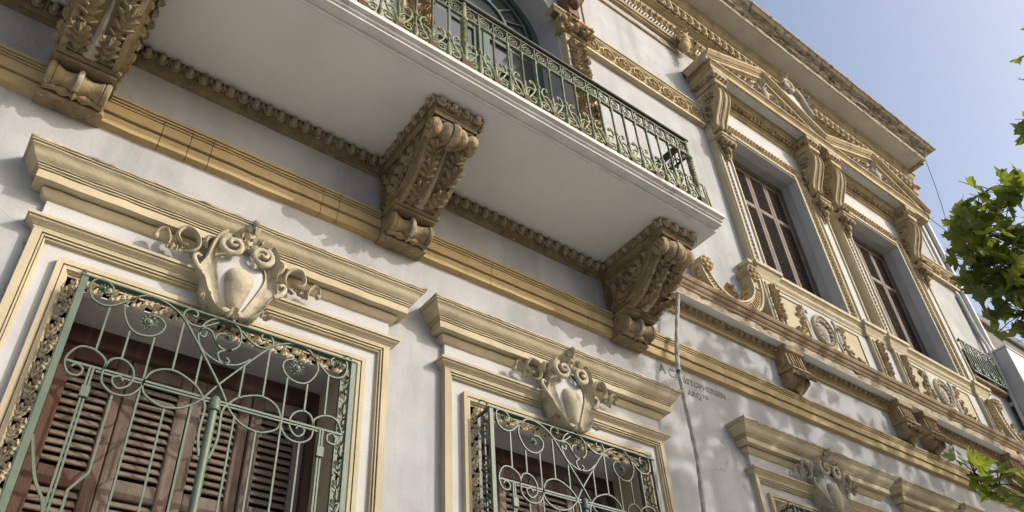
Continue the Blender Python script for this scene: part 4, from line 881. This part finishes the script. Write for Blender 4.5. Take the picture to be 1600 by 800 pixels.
# inscription: raised dark letters whose colour paints the shade in cut strokes
def text(body, x, z, size, sp=1.0):
    cu = bpy.data.curves.new('inscription', 'FONT'); cu.body = body; cu.size = size; cu.extrude = 0.0012; cu.offset = 0.0022; cu.space_character = sp
    t = bpy.data.objects.new('tmp', cu); COL.objects.link(t); bpy.context.view_layer.update()
    me = bpy.data.meshes.new_from_object(t.evaluated_get(bpy.context.evaluated_depsgraph_get())); bpy.data.objects.remove(t)
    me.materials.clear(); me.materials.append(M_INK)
    o = bpy.data.objects.new('inscription', me); COL.objects.link(o); o.parent = H; o.matrix_local = T(x, -0.0015, z) @ Rot(PI / 2, 'X'); return o
text('A', 4.985, 5.425, 0.13); text('C', 5.105, 5.415, 0.125); text('HRISTOPHERSEN', 5.195, 5.405, 0.088, 1.08); text('ARQ', 5.33, 5.285, 0.085, 1.1); text('TO', 5.535, 5.31, 0.055, 1.1)

# small mezzanine window at the far right
mk('window_frame', join(frame4(12.62, 13.5, 7.92, 8.5, [(0, -0.1), (0, -0.06), (0.05, -0.06), (0.05, -0.1)]), box(12.62, 13.5, 0.12, 0.13, 7.92, 8.5)), M_DARK, H)  # includes a near-black sheet that paints the opening's shade
mk('window_ledge', bbox(12.5, 13.6, -0.10, 0.0, 7.80, 7.86, 0.01), M_BROWN, H)
mk('corner_strip', join(bbox(13.80, 13.93, -0.04, 0.02, 8.6, 12.02, 0.006), bbox(13.62, 13.70, -0.02, 0.02, 10.55, 12.02, 0.006)), M_WHITE, H)

# ------------------------------------------------------------------ window grilles
G = {
 'ring': [(0.074, 4.265), (0.056, 4.316), (0.006, 4.350), (-0.048, 4.352), (-0.114, 4.316), (-0.151, 4.259), (-0.161, 4.191), (-0.13, 4.12), (-0.07, 4.079), (0.003, 4.064), (0.082, 4.084), (0.146, 4.141)],
 'ringin': [(0.074, 4.265), (0.068, 4.205), (0.027, 4.162), (-0.026, 4.157), (-0.063, 4.2), (-0.058, 4.237), (-0.025, 4.256), (0.001, 4.245)],
 's1': [(-0.122, 4.234), (-0.127, 4.197), (-0.151, 4.202), (-0.16, 4.234), (-0.132, 4.254), (-0.095, 4.244), (-0.07, 4.204), (-0.046, 4.171)],
 's2': [(0.012, 4.108), (0.032, 4.088), (0.008, 4.066), (-0.024, 4.082), (-0.037, 4.119), (-0.012, 4.145), (0.033, 4.164)]}
GM = {
 'big': [(0.421, 4.225), (0.375, 4.225), (0.341, 4.188), (0.354, 4.135), (0.404, 4.095), (0.47, 4.091), (0.519, 4.125), (0.557, 4.203), (0.543, 4.272), (0.482, 4.333), (0.399, 4.340), (0.324, 4.316), (0.253, 4.265), (0.146, 4.129), (0.0, 3.93), (-0.056, 3.84)],
 'small': [(0.215, 4.306), (0.196, 4.303), (0.19, 4.327), (0.218, 4.345), (0.255, 4.325), (0.261, 4.283), (0.223, 4.25), (0.166, 4.248), (0.112, 4.279), (0.069, 4.314)],
 'corner': [(0.674, 4.273), (0.641, 4.284), (0.641, 4.32), (0.681, 4.346), (0.729, 4.340), (0.746, 4.296), (0.727, 4.225), (0.673, 4.198), (0.618, 4.209), (0.558, 4.262), (0.505, 4.311)],
 'm3': [(0.067, 3.828), (0.126, 3.891), (0.239, 3.935), (0.329, 3.907), (0.369, 3.84), (0.365, 3.774), (0.317, 3.735), (0.248, 3.716), (0.163, 3.736), (0.097, 3.786), (0.067, 3.828)],
 'm4': [(0.467, 3.796), (0.484, 3.818), (0.517, 3.803), (0.508, 3.768), (0.473, 3.752), (0.431, 3.792), (0.428, 3.857), (0.461, 3.902), (0.51, 3.917), (0.551, 3.893), (0.569, 3.831)],
 'm4b': [(0.369, 3.84), (0.383, 3.779), (0.427, 3.727), (0.502, 3.719), (0.56, 3.763), (0.569, 3.831)],
 'm5': [(0.711, 3.804), (0.689, 3.825), (0.658, 3.803), (0.669, 3.766), (0.715, 3.765), (0.743, 3.813), (0.739, 3.865), (0.7, 3.922), (0.633, 3.926), (0.572, 3.885), (0.569, 3.831)]}
def flower(x, y, z, r):
    L = [ell((x, y - 0.008, z), (r * 0.35, 0.012, r * 0.35), 8, 5)]
    for k in range(11):
        a = 2 * PI * k / 11; L.append(xf(([(-0.16, 0, 0.2), (0.16, 0, 0.2), (0.13, -0.12, 0.75), (0, -0.02, 1.05), (-0.13, -0.12, 0.75)], [(0, 1, 2, 3, 4)]), T(x, y, z) @ Rot(a, 'Y') @ Sc(r, r, r)))
    L.append(lathe([(-0.006, r * 0.62), (-0.012, r * 0.55), (0.004, r * 0.3)], 11, 'y', (x, y, z)))
    return join(*L)
def grille(c, mtl, label):
    y = -0.16; E_ = empty('window_grille', (c, 0, 0)); tag(E_, label, 'grille', 'iron grilles over the ground floor windows')
    hw = 0.785; zt, zb = 4.338, 2.25
    k_ = dict(parent=E_)
    mk('frame', join(bbox(-hw - 0.018, -hw + 0.018, y - 0.008, y + 0.012, zb, zt, 0.003), bbox(hw - 0.018, hw + 0.018, y - 0.008, y + 0.012, zb, zt, 0.003), bbox(-hw - 0.02, hw + 0.02, y - 0.012, y + 0.03, zt, zt + 0.012, 0.003), bbox(-hw, hw, y, y + 0.02, zb - 0.03, zb, 0.003),
        *[box(s * hw - 0.012, s * hw + 0.012, y + 0.012, 0.0, zt, zt + 0.01) for s in (-1, 1)], *[box(s * hw - 0.012, s * hw + 0.012, -0.02, 0.004, zb, zt) for s in (-1, 1)]), mtl, E_)
    mk('middle_rail', join(box(-0.75, 0.75, y - 0.006, y + 0.006, 3.826, 3.838), box(-0.60, 0.60, y - 0.005, y + 0.005, 3.810, 3.819)), mtl, E_)
    for nm, p in G.items(): mk('scroll', tube(xz(cr(p, 5), y), 0.0062, 4, flat=1.5), mtl, E_)
    for nm, p in GM.items():
        for s in (-1, 1): mk('scroll', tube(xz([(s * q[0], q[1]) for q in cr(p, 5)], y + (0.004 if s > 0 else -0.004)), 0.0062, 4, flat=1.5), mtl, E_)
    bars = [(0.120, 3.885, 4.10), (0.250, 3.935, 4.253), (0.377, 2.27, 4.10), (0.502, 3.917, 4.095), (0.628, 3.93, 4.203), (0.115, 2.27, 3.765), (0.243, 2.27, 3.714), (0.496, 3.30, 3.717), (0.612, 2.27, 3.826), (0.628, 2.27, 3.826)]
    for bx, z0, z1 in bars:
        for s in (-1, 1): mk('bar', tube([(s * bx, y, z0), (s * bx, y, z1)], 0.007, 4), mtl, E_)
    for s in (-1, 1):
        mk('bar', tube([(s * 0.496, y, 3.30), (s * 0.56, y, 3.20), (s * 0.56, y, 2.27)], 0.0085, 4), mtl, E_)
        mk('hinge', join(box(s * 0.62 - 0.02, s * 0.62 + 0.02, y - 0.016, y + 0.01, 3.66, 3.72)), mtl, E_)
        mk('scroll', tube(xz(cr([(s * 0.768, 3.42), (s * 0.74, 3.33), (s * 0.70, 3.22), (s * 0.64, 3.12), (s * 0.62, 3.0)], 4), y), 0.009, 4), mtl, E_)
        mk('scroll', tube(xz(cr([(s * 0.067, 3.828), (s * 0.045, 3.77), (s * 0.05, 3.62), (s * 0.025, 3.50)], 4), y), 0.008, 4), mtl, E_)
        # side returns of the cage: uprights and little curls
        sd = [tube([(s * hw, y * t, zb), (s * hw, y * t, zt)], 0.007, 4) for t in (0.5,)]
        for q in range(7):
            z = 2.6 + q * 0.27
            sd.append(tube([(s * hw, -0.085 + p[0], z + p[1]) for p in spiral(0, 0, 0.012, 0.05, 0.4 + q * PI, 1.4, 14)], 0.006, 4, up=(1, 0, 0)))
            sd.append(tube([(s * hw, p[0], p[1]) for p in cr([(-0.14, z + 0.02), (-0.05, z + 0.10), (-0.12, z + 0.17), (-0.03, z + 0.25)], 3)], 0.006, 4, up=(1, 0, 0)))
        mk('side_panel', join(*sd), mtl, E_)
    for fx, fz, r in ((0.0, 4.241, 0.03), (0.424, 4.178, 0.052), (-0.424, 4.178, 0.052), (0.684, 4.293, 0.034), (-0.684, 4.293, 0.034)): mk('rosette', flower(fx, y - 0.004, fz, r), mtl, E_)
    mk('centre_post', join(lathe([(2.27, 0.023), (3.79, 0.023)], 10, 'z', (0, y, 0)), lathe([(3.77, 0.033), (3.785, 0.036), (3.80, 0.033), (3.81, 0.028), (3.835, 0.03), (3.85, 0.02)], 10, 'z', (0, y, 0))), mtl, E_, 40)
    return E_
GL = ['pale green scrolled iron grille over the leftmost ground floor window', 'dark green scrolled iron grille on the second window, just left of the hanging cable', 'dark scrolled iron grille with only its top corner showing, below the right-hand cartouche', 'dark scrolled iron grille of the window at the lower right corner']
for c, l, mtl in zip(WC, GL, (M_GREEN, mat('mid_green_iron', (0.075, 0.11, 0.08), (0.035, 0.06, 0.045), 7, stain=(0.04, 0.07, 0.05), s2=9, st=(0.5, 0.65), chip=(0.12, 0.07, 0.045), cs=34, ct=(0.66, 0.69), rough=0.5, bump=0.15, spec=0.5), M_DGREEN, M_DGREEN)): grille(c, mtl, l)

# ------------------------------------------------------------------ balcony railing
RY = -1.05; RX1 = 4.75; PT = 0.1456
RE = empty('balcony_railing', (0, RY, 6.48)); tag(RE, 'olive green wrought iron railing with scrolls and twisted bars on the balcony', 'railing')
RE_inv = Matrix.Translation((0, -RY, -6.48))
def rpart(name, me_or_vf, mtl, M=None, smooth=None):
    me = me_or_vf if not isinstance(me_or_vf, tuple) else mesh(name, me_or_vf, mtl, smooth)
    o = bpy.data.objects.new(name, me); COL.objects.link(o); o.parent = RE; o.matrix_local = RE_inv @ (M or Matrix.Identity(4)); return o
NB = 36; RX0 = RX1 - NB * PT
rpart('handrail', join(bbox(RX0 - 0.02, RX1 + 0.03, RY - 0.03, RY + 0.03, 7.425, 7.45, 0.006), box(RX1 - 0.03, RX1 + 0.03, RY + 0.03, 0.0, 7.425, 7.45)), M_BLACK)
rpart('frieze_rail', join(box(RX0, RX1, RY - 0.012, RY + 0.012, 7.385, 7.397), box(RX0, RX1, RY - 0.012, RY + 0.012, 7.222, 7.236)), M_RAIL_BACKLIT)
rpart('side_frieze_rail', join(box(RX1 - 0.012, RX1 + 0.012, RY + 0.02, 0.0, 7.385, 7.397), box(RX1 - 0.012, RX1 + 0.012, RY + 0.02, 0.0, 7.222, 7.236)), M_BLACK)
def tw(r, z0, z1, turns, n=40, lobes=4):
    cols = []
    m_ = 8
    for i in range(n + 1):
        t = i / n; z = z0 + (z1 - z0) * t; a0 = 2 * PI * turns * t
        cols.append([(r * (1 + 0.28 * math.cos(lobes / 2 * 2 * PI * k / m_)) * math.cos(a0 + 2 * PI * k / m_), r * (1 + 0.28 * math.cos(lobes / 2 * 2 * PI * k / m_)) * math.sin(a0 + 2 * PI * k / m_), z) for k in range(m_ + 1)])
    return grid(cols)
twist = mesh('twisted_bar', join(tw(0.0105, 6.84, 7.20, 7, 70), lathe([(6.6, 0.011), (6.80, 0.011), (6.82, 0.018), (6.84, 0.018), (6.85, 0.011)], 6, 'z'), lathe([(7.19, 0.011), (7.20, 0.018), (7.22, 0.018), (7.23, 0.01), (7.40, 0.01)], 6, 'z')), M_RAIL_BACKLIT, 50)
plain = mesh('plain_bar', join(lathe([(6.66, 0.0105), (7.18, 0.0105), (7.19, 0.017), (7.215, 0.017), (7.22, 0.01), (7.40, 0.01)], 6, 'z')), M_RAIL_BACKLIT, 50)
bigp = mesh('corner_post', join(tw(0.024, 6.86, 7.18, 4.5, 60), lathe([(6.62, 0.024), (6.82, 0.024), (6.83, 0.034), (6.855, 0.034), (6.86, 0.024)], 8, 'z'), lathe([(7.17, 0.024), (7.18, 0.034), (7.20, 0.034), (7.21, 0.022), (7.42, 0.022)], 8, 'z')), M_RAIL, 50)
foot = mesh('foot_block', box(-0.034, 0.034, -0.03, 0.03, 6.47, 6.625), M_RUST)
def spr(pts, r=0.007, y=0): return tube([(p[0], y, p[1]) for p in cr(pts, 4)], r, 4, flat=1.2)
fs = mesh('frieze_scroll', join(tube(xz(spiral(0.072, 7.31, 0.006, 0.056, 0.2, 1.9, 26), 0), 0.0065, 4), spr([(0.016, 7.31), (0.03, 7.365), (0.07, 7.38)]), spr([(0.128, 7.31), (0.11, 7.25), (0.07, 7.245)]), ell((0.072, 0, 7.31), (0.011, 0.01, 0.011), 6, 4)), M_RAIL_BACKLIT)
orn = []
for s in (-1, 1):
    orn.append(spr([(s * 0.125, 6.63), (s * 0.09, 6.70), (s * 0.05, 6.77), (s * 0.035, 6.84), (s * 0.055, 6.89), (s * 0.085, 6.895), (s * 0.09, 6.87), (s * 0.072, 6.865)], 0.008))
    orn.append(spr([(s * 0.02, 6.83), (s * 0.05, 6.80), (s * 0.09, 6.80), (s * 0.125, 6.77), (s * 0.135, 6.72)], 0.007))
    orn.append(tube(xz(spiral(s * 0.062, 6.665, 0.012, 0.05, 0.5 if s > 0 else PI - 0.5, 1.3 * s, 18), 0), 0.0075, 4, flat=1.2))
    orn += [ell((s * 0.09, 0, 6.872), (0.013, 0.012, 0.013), 6, 4)]
orn += [ell((0, 0, 6.87), (0.024, 0.022, 0.02), 8, 5), tube([(0, 0, 6.58), (0, 0, 6.62), (0, 0, 6.66), (0, 0, 6.70), (0, 0, 6.76)], [0.004, 0.022, 0.027, 0.018, 0.011], 6), tube([(0, 0, 6.87), (0, 0, 6.91), (0, 0, 6.95)], [0.016, 0.012, 0.004], 6)]
scr = mesh('scroll_panel', join(*orn), M_RAIL, 60)
tul = mesh('tulip_leaf', join(*[tube(cr([(0, 0, 6.62), (a * 0.35, -0.006, 6.68), (a * 0.62, -0.008, 6.73), (a, -0.012, 6.765)], 3), [0.012, 0.013, 0.014, 0.014, 0.013, 0.012, 0.010, 0.008, 0.006, 0.003][:10], 5) for a in (-0.045, 0.045)], tube([(0, -0.004, 6.62), (0, -0.004, 6.72), (0, -0.004, 6.82)], [0.016, 0.015, 0.012], 6)), M_RAIL, 60)
for k in range(NB + 1):
    x = RX1 - k * PT; Mx = T(x, RY, 0)
    if k < NB: rpart('frieze_scroll', fs, None, T(x - PT, RY, 0))
    if k % 18 == 0: rpart('corner_post', bigp, None, Mx); rpart('foot_block', foot, None, Mx @ Sc(1.4, 1.3, 1)); rpart('tulip_leaf', tul, None, Mx)
    elif k % 2 == 0: rpart('twisted_bar', twist, None, Mx); rpart('foot_block', foot, None, Mx); rpart('tulip_leaf', tul, None, Mx)
    else: rpart('plain_bar', plain, None, Mx); rpart('scroll_panel', scr, None, Mx)
for k in range(1, 7):
    My = T(RX1, RY + k * PT, 0) @ Rot(PI / 2, 'Z'); rpart('frieze_scroll', fs, None, T(RX1, RY + (k - 1) * PT, 0) @ Rot(PI / 2, 'Z'))
    if k % 2 == 0: rpart('twisted_bar', twist, None, My); rpart('foot_block', foot, None, My)
    else: rpart('plain_bar', plain, None, My); rpart('scroll_panel', scr, None, My)
rpart('corner_stay', join(tube([(4.80, RY, 6.49), (4.88, RY, 6.50), (4.90, RY, 6.58), (4.872, RY, 6.86), (4.76, RY, 6.90)], 0.012, 4), tube([(4.86, RY, 6.50), (4.845, RY, 6.86)], 0.009, 4), tube(xz(spiral(4.862, 6.83, 0.01, 0.035, 0, 1.3, 14), RY), 0.008, 4)), M_RAIL)

# ------------------------------------------------------------------ mezzanine window railing (far right)
ME = empty('window_railing', (13.0, -0.13, 7.88)); tag(ME, 'small dark green iron railing on the high window beside the downpipe', 'railing')
def mpart(name, vf, mtl=M_DGREEN):
    o = mk(name, xf(vf, T(-13.0, 0.13, -7.88)), mtl, ME); return o
my = -0.13
mpart('frame', join(bbox(12.46, 13.56, my - 0.012, my + 0.012, 8.47, 8.50, 0.004), bbox(12.46, 13.56, my - 0.012, my + 0.012, 7.88, 7.905, 0.004), box(12.46, 12.49, my, 0.0, 8.46, 8.49), box(13.53, 13.56, my, 0.0, 8.46, 8.49), box(12.46, 12.49, my, 0.0, 7.88, 7.90), box(13.53, 13.56, my, 0.0, 7.88, 7.90)))
for i in range(13): mpart('bar', bar((12.475 + i * 0.089, my, 7.89), (12.475 + i * 0.089, my, 8.48), 0.011))
for i in range(4):
    mpart('scroll', tube(xz(spiral(12.62 + i * 0.265, 8.36, 0.015, 0.095, 0.5, 1.5, 20), my - 0.012), 0.011, 4), M_GREEN); mpart('scroll', tube(xz(spiral(12.62 + i * 0.265, 7.99, 0.012, 0.075, 3.5, 1.4, 18), my - 0.012), 0.011, 4), M_GREEN)

# ------------------------------------------------------------------ services at the right edge
dp = mk('downpipe', join(lathe([(6.6, 0.05), (12.6, 0.05)], 10, 'z', (13.99, -0.07, 0)), *[lathe([(z, 0.062), (z + 0.06, 0.062)], 10, 'z', (13.99, -0.07, 0)) for z in (7.2, 8.8, 10.4, 12.0)]), M_PIPE, None, 40); tag(dp, 'pale grey downpipe running down the right end of the house wall', 'pipe')
cb2 = mk('conduit_pipe', join(tube(cr([(13.78, -0.05, 10.0), (13.79, -0.06, 9.2), (13.76, -0.10, 8.85), (13.68, -0.12, 8.6), (13.68, -0.10, 7.9), (13.66, -0.08, 6.6)], 5), 0.028, 8), *[tube([(13.70, -0.12, z), (13.70, -0.0, z)], 0.04, 6) for z in (8.5, 7.7)]), M_PIPE, None, 40); tag(cb2, 'thin grey conduit bending beside the grey metal box', 'pipe')
mb = empty('metal_box', (14.0, -0.2, 7.2)); tag(mb, 'grey sheet metal box fixed to the wall at the right edge', 'box')
mk('casing', xf(bbox(13.72, 14.6, -0.36, -0.06, 7.0, 8.66, 0.012), T(-14.0, 0.2, -7.2)), M_METAL, mb); mk('lid', xf(bbox(13.70, 14.62, -0.375, -0.05, 8.66, 8.69, 0.006), T(-14.0, 0.2, -7.2)), M_METAL, mb)
# hanging cable
cp = cr([(5.25, -0.16, 7.4), (5.36, -0.16, 6.66), (5.30, -0.155, 6.3), (5.213, -0.15, 6.0), (5.084, -0.15, 5.514), (5.04, -0.17, 5.227), (4.997, -0.20, 4.829), (5.01, -0.19, 4.475), (5.0, -0.15, 4.027), (5.02, -0.10, 3.2)], 10)
cl = []
for ph in (0, 2.09, 4.19): cl.append(tube([(p[0] + 0.009 * math.cos(ph + i * 0.55), p[1] + 0.009 * math.sin(ph + i * 0.55), p[2]) for i, p in enumerate(cp)], 0.0135, 6))
cbo = mk('cable', join(*cl), M_CABLE, None, 60); tag(cbo, 'whitish twisted cable hanging down the wall past the carved inscription', 'cable')
mk('tape', lathe([(0, 0.026), (0.03, 0.026)], 10, 'z', (5.058, -0.158, 5.34)), M_BLACK, cbo)
# overhead wires beyond the roof
for i, (pts, lb) in enumerate((([(13.83, -0.66, 13.13), (13.28, -0.7, 11.83), (12.83, -0.7, 10.77), (12.35, -0.7, 9.86), (12.0, -0.7, 9.0)], 'thin wire dropping from the roof corner against the sky'), ([(12.4, -0.58, 11.1), (12.42, -0.6, 10.79), (12.89, -0.6, 10.75), (13.4, -0.6, 10.69), (15.5, -0.9, 10.5)], 'thin wire running from the pediment end into the leaves'))):
    w_ = mk('wire', tube(cr(pts, 5), 0.006, 5), M_BLACK); tag(w_, lb, 'wire')

# ------------------------------------------------------------------ neighbouring building
NE = empty('neighbour_building', (18, 1, 0)); tag(NE, 'dark grey rendered neighbouring building behind the leaves', 'building')
def npart(n, vf, mt_): return mk(n, xf(vf, T(-18, -1, 0)), mt_, NE)
npart('wall', box(14.3, 24, 0.25, 9, 0, 10.1), M_NEIGH); npart('parapet', bbox(14.25, 24.05, 0.18, 9, 10.1, 10.3, 0.02), M_NEIGH)
for x in (16.2, 18.6, 21.0): 
    f_ = npart('window', frame4(x, x + 1.2, 6.4, 8.6, [(0, -0.25), (0, -0.2), (0.08, -0.2), (0.08, -0.25)]), M_WHITE)

# ------------------------------------------------------------------ unseen houses behind the camera, added to block low sky light
for i, (x0, x1, h, lb) in enumerate(((-30, -9, 5.0, 'unseen plain house added across the street at the left to block sky light'), (-8.9, 13, 5.4, 'unseen plain house added across the street facing the ornate front to block sky light'), (13.1, 40, 4.8, 'unseen plain house added across the street at the right to block sky light'))):
    OE = empty('sky_block_house', (x0, -13, 0)); tag(OE, lb, 'house')
    def opart(n, vf, mt_): return mk(n, xf(vf, T(-x0, 13, 0)), mt_, OE)
    opart('wall', box(x0, x1, -23, -13, 0, h), M_NEIGH2); opart('cornice', box(x0, x1, -13.3, -12.9, h - 0.3, h + 0.1), M_NEIGH2)
    for k in range(int((x1 - x0) / 3)):
        for z in (1.2,): opart('window', box(x0 + 1 + 3 * k, x0 + 2.1 + 3 * k, -13.02, -12.95, z, z + 2.2), M_GLASS)
# ------------------------------------------------------------------ plane tree
def plane_leaf(r):
    half = [(0.0, 0.0), (0.10, -0.06), (0.20, -0.13), (0.36, -0.16), (0.30, -0.03), (0.42, 0.02), (0.50, 0.06), (0.68, 0.24), (0.50, 0.23), (0.56, 0.33), (0.50, 0.44), (0.40, 0.38), (0.22, 0.36), (0.26, 0.52), (0.36, 0.62), (0.22, 0.62), (0.20, 0.76), (0.09, 0.78), (0.0, 1.08)]
    v = []; fold = r.uniform(0.08, 0.35); cup = r.uniform(-0.25, 0.25)
    for s in (1, -1):
        for x, z in half: v.append((s * x * r.uniform(0.92, 1.08), -fold * x - cup * (z - 0.4) ** 2 + r.uniform(-0.03, 0.03), z + r.uniform(-0.02, 0.02)))
    n = len(half); ctr = len(v); v += [(0, 0.02 * 0, 0.02), (0, -cup * 0.01, 0.35), (0, -cup * 0.1, 0.75)]
    f = []
    for s in (0, n):
        P = [s + i for i in range(n)]
        for i in range(n - 1):
            c = ctr if i < 5 else (ctr + 1 if i < 12 else ctr + 2)
            q = (c, P[i], P[i + 1]); f.append(q if s == 0 else q[::-1])
        for i, c0, c1 in ((5, ctr, ctr + 1), (12, ctr + 1, ctr + 2)):
            q = (c0, P[i], c1); f.append(q if s == 0 else q[::-1])
    st = tube([(0, 0, 0.02), (0, 0.03, -0.2), (0, 0.08, -0.38)], 0.014, 4)
    return join((v, f), st)
TR = empty('plane_tree', (9.4, -4.4, 0)); tag(TR, 'plane tree with broad lobed green leaves reaching in at the right edge', 'tree')
def tpart(n, vf, mt_, smooth=None): return mk(n, xf(vf, T(-9.4, 4.4, 0)), mt_, TR, smooth)
r = random.Random(21)
trunk = cr([(9.4, -4.4, -0.05), (9.45, -4.38, 1.5), (9.35, -4.35, 3.2), (9.4, -4.3, 4.6)], 5); trunkv = tube(trunk, [0.26 - 0.006 * i for i in range(len(trunk))], 12)
limbs = []
def limb(pts, r0, r1):
    P = cr(pts, 5); limbs.append(tube(P, [r0 + (r1 - r0) * i / (len(P) - 1) for i in range(len(P))], 7)); return P
Lb = [limb([(9.4, -4.3, 4.5), (10.2, -4.1, 5.6), (11.2, -4.0, 6.6), (12.6, -4.0, 7.4)], 0.12, 0.02), limb([(9.4, -4.3, 4.6), (9.3, -4.2, 5.8), (9.4, -4.2, 7.0), (9.6, -4.3, 8.3)], 0.12, 0.02), limb([(9.4, -4.3, 4.3), (8.5, -4.4, 5.6), (8.0, -4.5, 6.8), (7.9, -4.5, 7.8)], 0.10, 0.02),
      limb([(9.38, -4.3, 3.6), (8.2, -3.9, 4.4), (6.9, -3.55, 4.7), (5.6, -3.3, 4.58), (4.7, -3.15, 4.45), (4.02, -3.06, 4.40)], 0.07, 0.005), limb([(9.4, -4.3, 4.5), (10.6, -4.5, 5.2), (12.0, -4.4, 6.0), (14.0, -4.4, 7.2)], 0.10, 0.02),
      limb([(6.9, -3.55, 4.7), (5.6, -3.5, 5.05), (4.6, -3.5, 4.85), (3.92, -3.52, 4.68)], 0.025, 0.005), limb([(5.6, -3.3, 4.58), (4.9, -3.05, 4.25), (4.12, -2.9, 4.20)], 0.016, 0.004), limb([(5.6, -3.3, 4.58), (4.9, -3.0, 4.1), (4.3, -2.97, 3.92)], 0.014, 0.004), limb([(9.38, -4.3, 2.9), (7.4, -3.3, 3.3), (5.6, -2.8, 3.1), (4.5, -2.68, 2.98), (3.86, -2.57, 3.10)], 0.04, 0.004)]
LV = [mesh('leaf', plane_leaf(random.Random(k)), M_LEAF) for k in range(7)]
def put_leaf(p, size, rr, down=0.5):
    d = Vector((rr.uniform(-1, 1), rr.uniform(-0.9, 0.6), rr.uniform(-0.9, 0.35))).normalized(); nrm = Vector((rr.gauss(0.3, 0.4), rr.gauss(-0.4, 0.45), rr.gauss(0.75, 0.35))).normalized()
    xa = d.cross(nrm)
    if xa.length < 0.05: xa = Vector((1, 0, 0))
    xa.normalize(); ya = -(xa.cross(d).normalized() * -1); ya = d.cross(xa)
    return basis(xa, ya, d, p) @ Sc(size, size, size)
vis = []
# leaf clusters of the near branch: centre, spread, count
CL = (((4.03, -3.04, 4.42), 0.06, 6), ((4.05, -3.12, 4.45), 0.08, 9), ((4.03, -3.26, 4.48), 0.07, 9), ((4.09, -3.28, 4.44), 0.10, 14), ((4.09, -3.08, 4.33), 0.09, 14), ((4.16, -3.17, 4.30), 0.12, 22), ((4.12, -2.99, 4.25), 0.06, 7), ((4.2, -3.02, 4.16), 0.11, 20), ((4.28, -3.1, 4.12), 0.14, 26), ((4.26, -2.98, 4.02), 0.09, 14), ((4.33, -3.0, 3.95), 0.10, 14),
      ((4.13, -2.895, 4.21), 0.05, 4), ((4.45, -3.2, 4.3), 0.2, 30), ((4.6, -3.15, 4.15), 0.2, 26), ((3.97, -3.56, 4.67), 0.04, 6), ((3.90, -2.59, 3.11), 0.05, 8), ((3.96, -2.65, 3.04), 0.05, 8), ((4.02, -2.70, 2.97), 0.06, 9), ((4.2, -2.72, 2.98), 0.12, 8))
for (c, sp, n) in CL:
    sp = (sp * 1.3, sp, sp)
    for i in range(n):
        gg = lambda: max(-1.2, min(1.2, r.gauss(0, 0.8)))
        p = Vector((c[0] + gg() * sp[0], c[1] + gg() * sp[1], c[2] + gg() * sp[2])); limbs.append(tube([c, (Vector(c) + p) / 2 + Vector((0, 0, 0.01)), p], 0.0028, 4)); vis.append((p, r.uniform(0.075, 0.11) if c[2] < 3.4 else r.uniform(0.08, 0.14)))
inv = T(-9.4, 4.4, 0)
tpart('trunk', trunkv, M_BARK, 60); tpart('branches', join(*limbs), M_TWIG, 60)
for p, s in vis: mko('leaf', r.choice(LV), None, TR, M=inv @ put_leaf(p, s, r))
# crown that shades the wall, too far right to be in the picture
import itertools
raw = [plane_leaf(random.Random(50 + k)) for k in range(5)]; CV, CF = [], []
def crown_leaf(p, s):
    if p.y > -3.15 or p.z > 6.5 - 0.77 * p.y: return
    v, f = raw[r.randrange(5)]; Mx = inv @ put_leaf(p, s, r); n = len(CV)
    CV.extend(tuple(Mx @ Vector(q)) for q in v); CF.extend(tuple(i + n for i in q) for q in f)
for k in range(115):
    # cluster centres chosen through the crown volume
    c = Vector((r.uniform(8.4, 15.5), r.uniform(-5.4, -3.3), 0)); c.z = 5.6 + r.uniform(0, 1) * 3.4
    lim = 6.55 + 0.77 * (-c.y) - 0.15
    c.z = min(c.z, lim - r.uniform(0.0, 0.5))
    for i in range(r.randrange(14, 34)): crown_leaf(c + Vector((r.gauss(0, 0.42), r.gauss(0, 0.42), r.gauss(0, 0.30))), r.uniform(0.13, 0.21))
cr_o = mk('crown', (CV, CF), M_LEAF, TR); cr_o['kind'] = 'stuff'
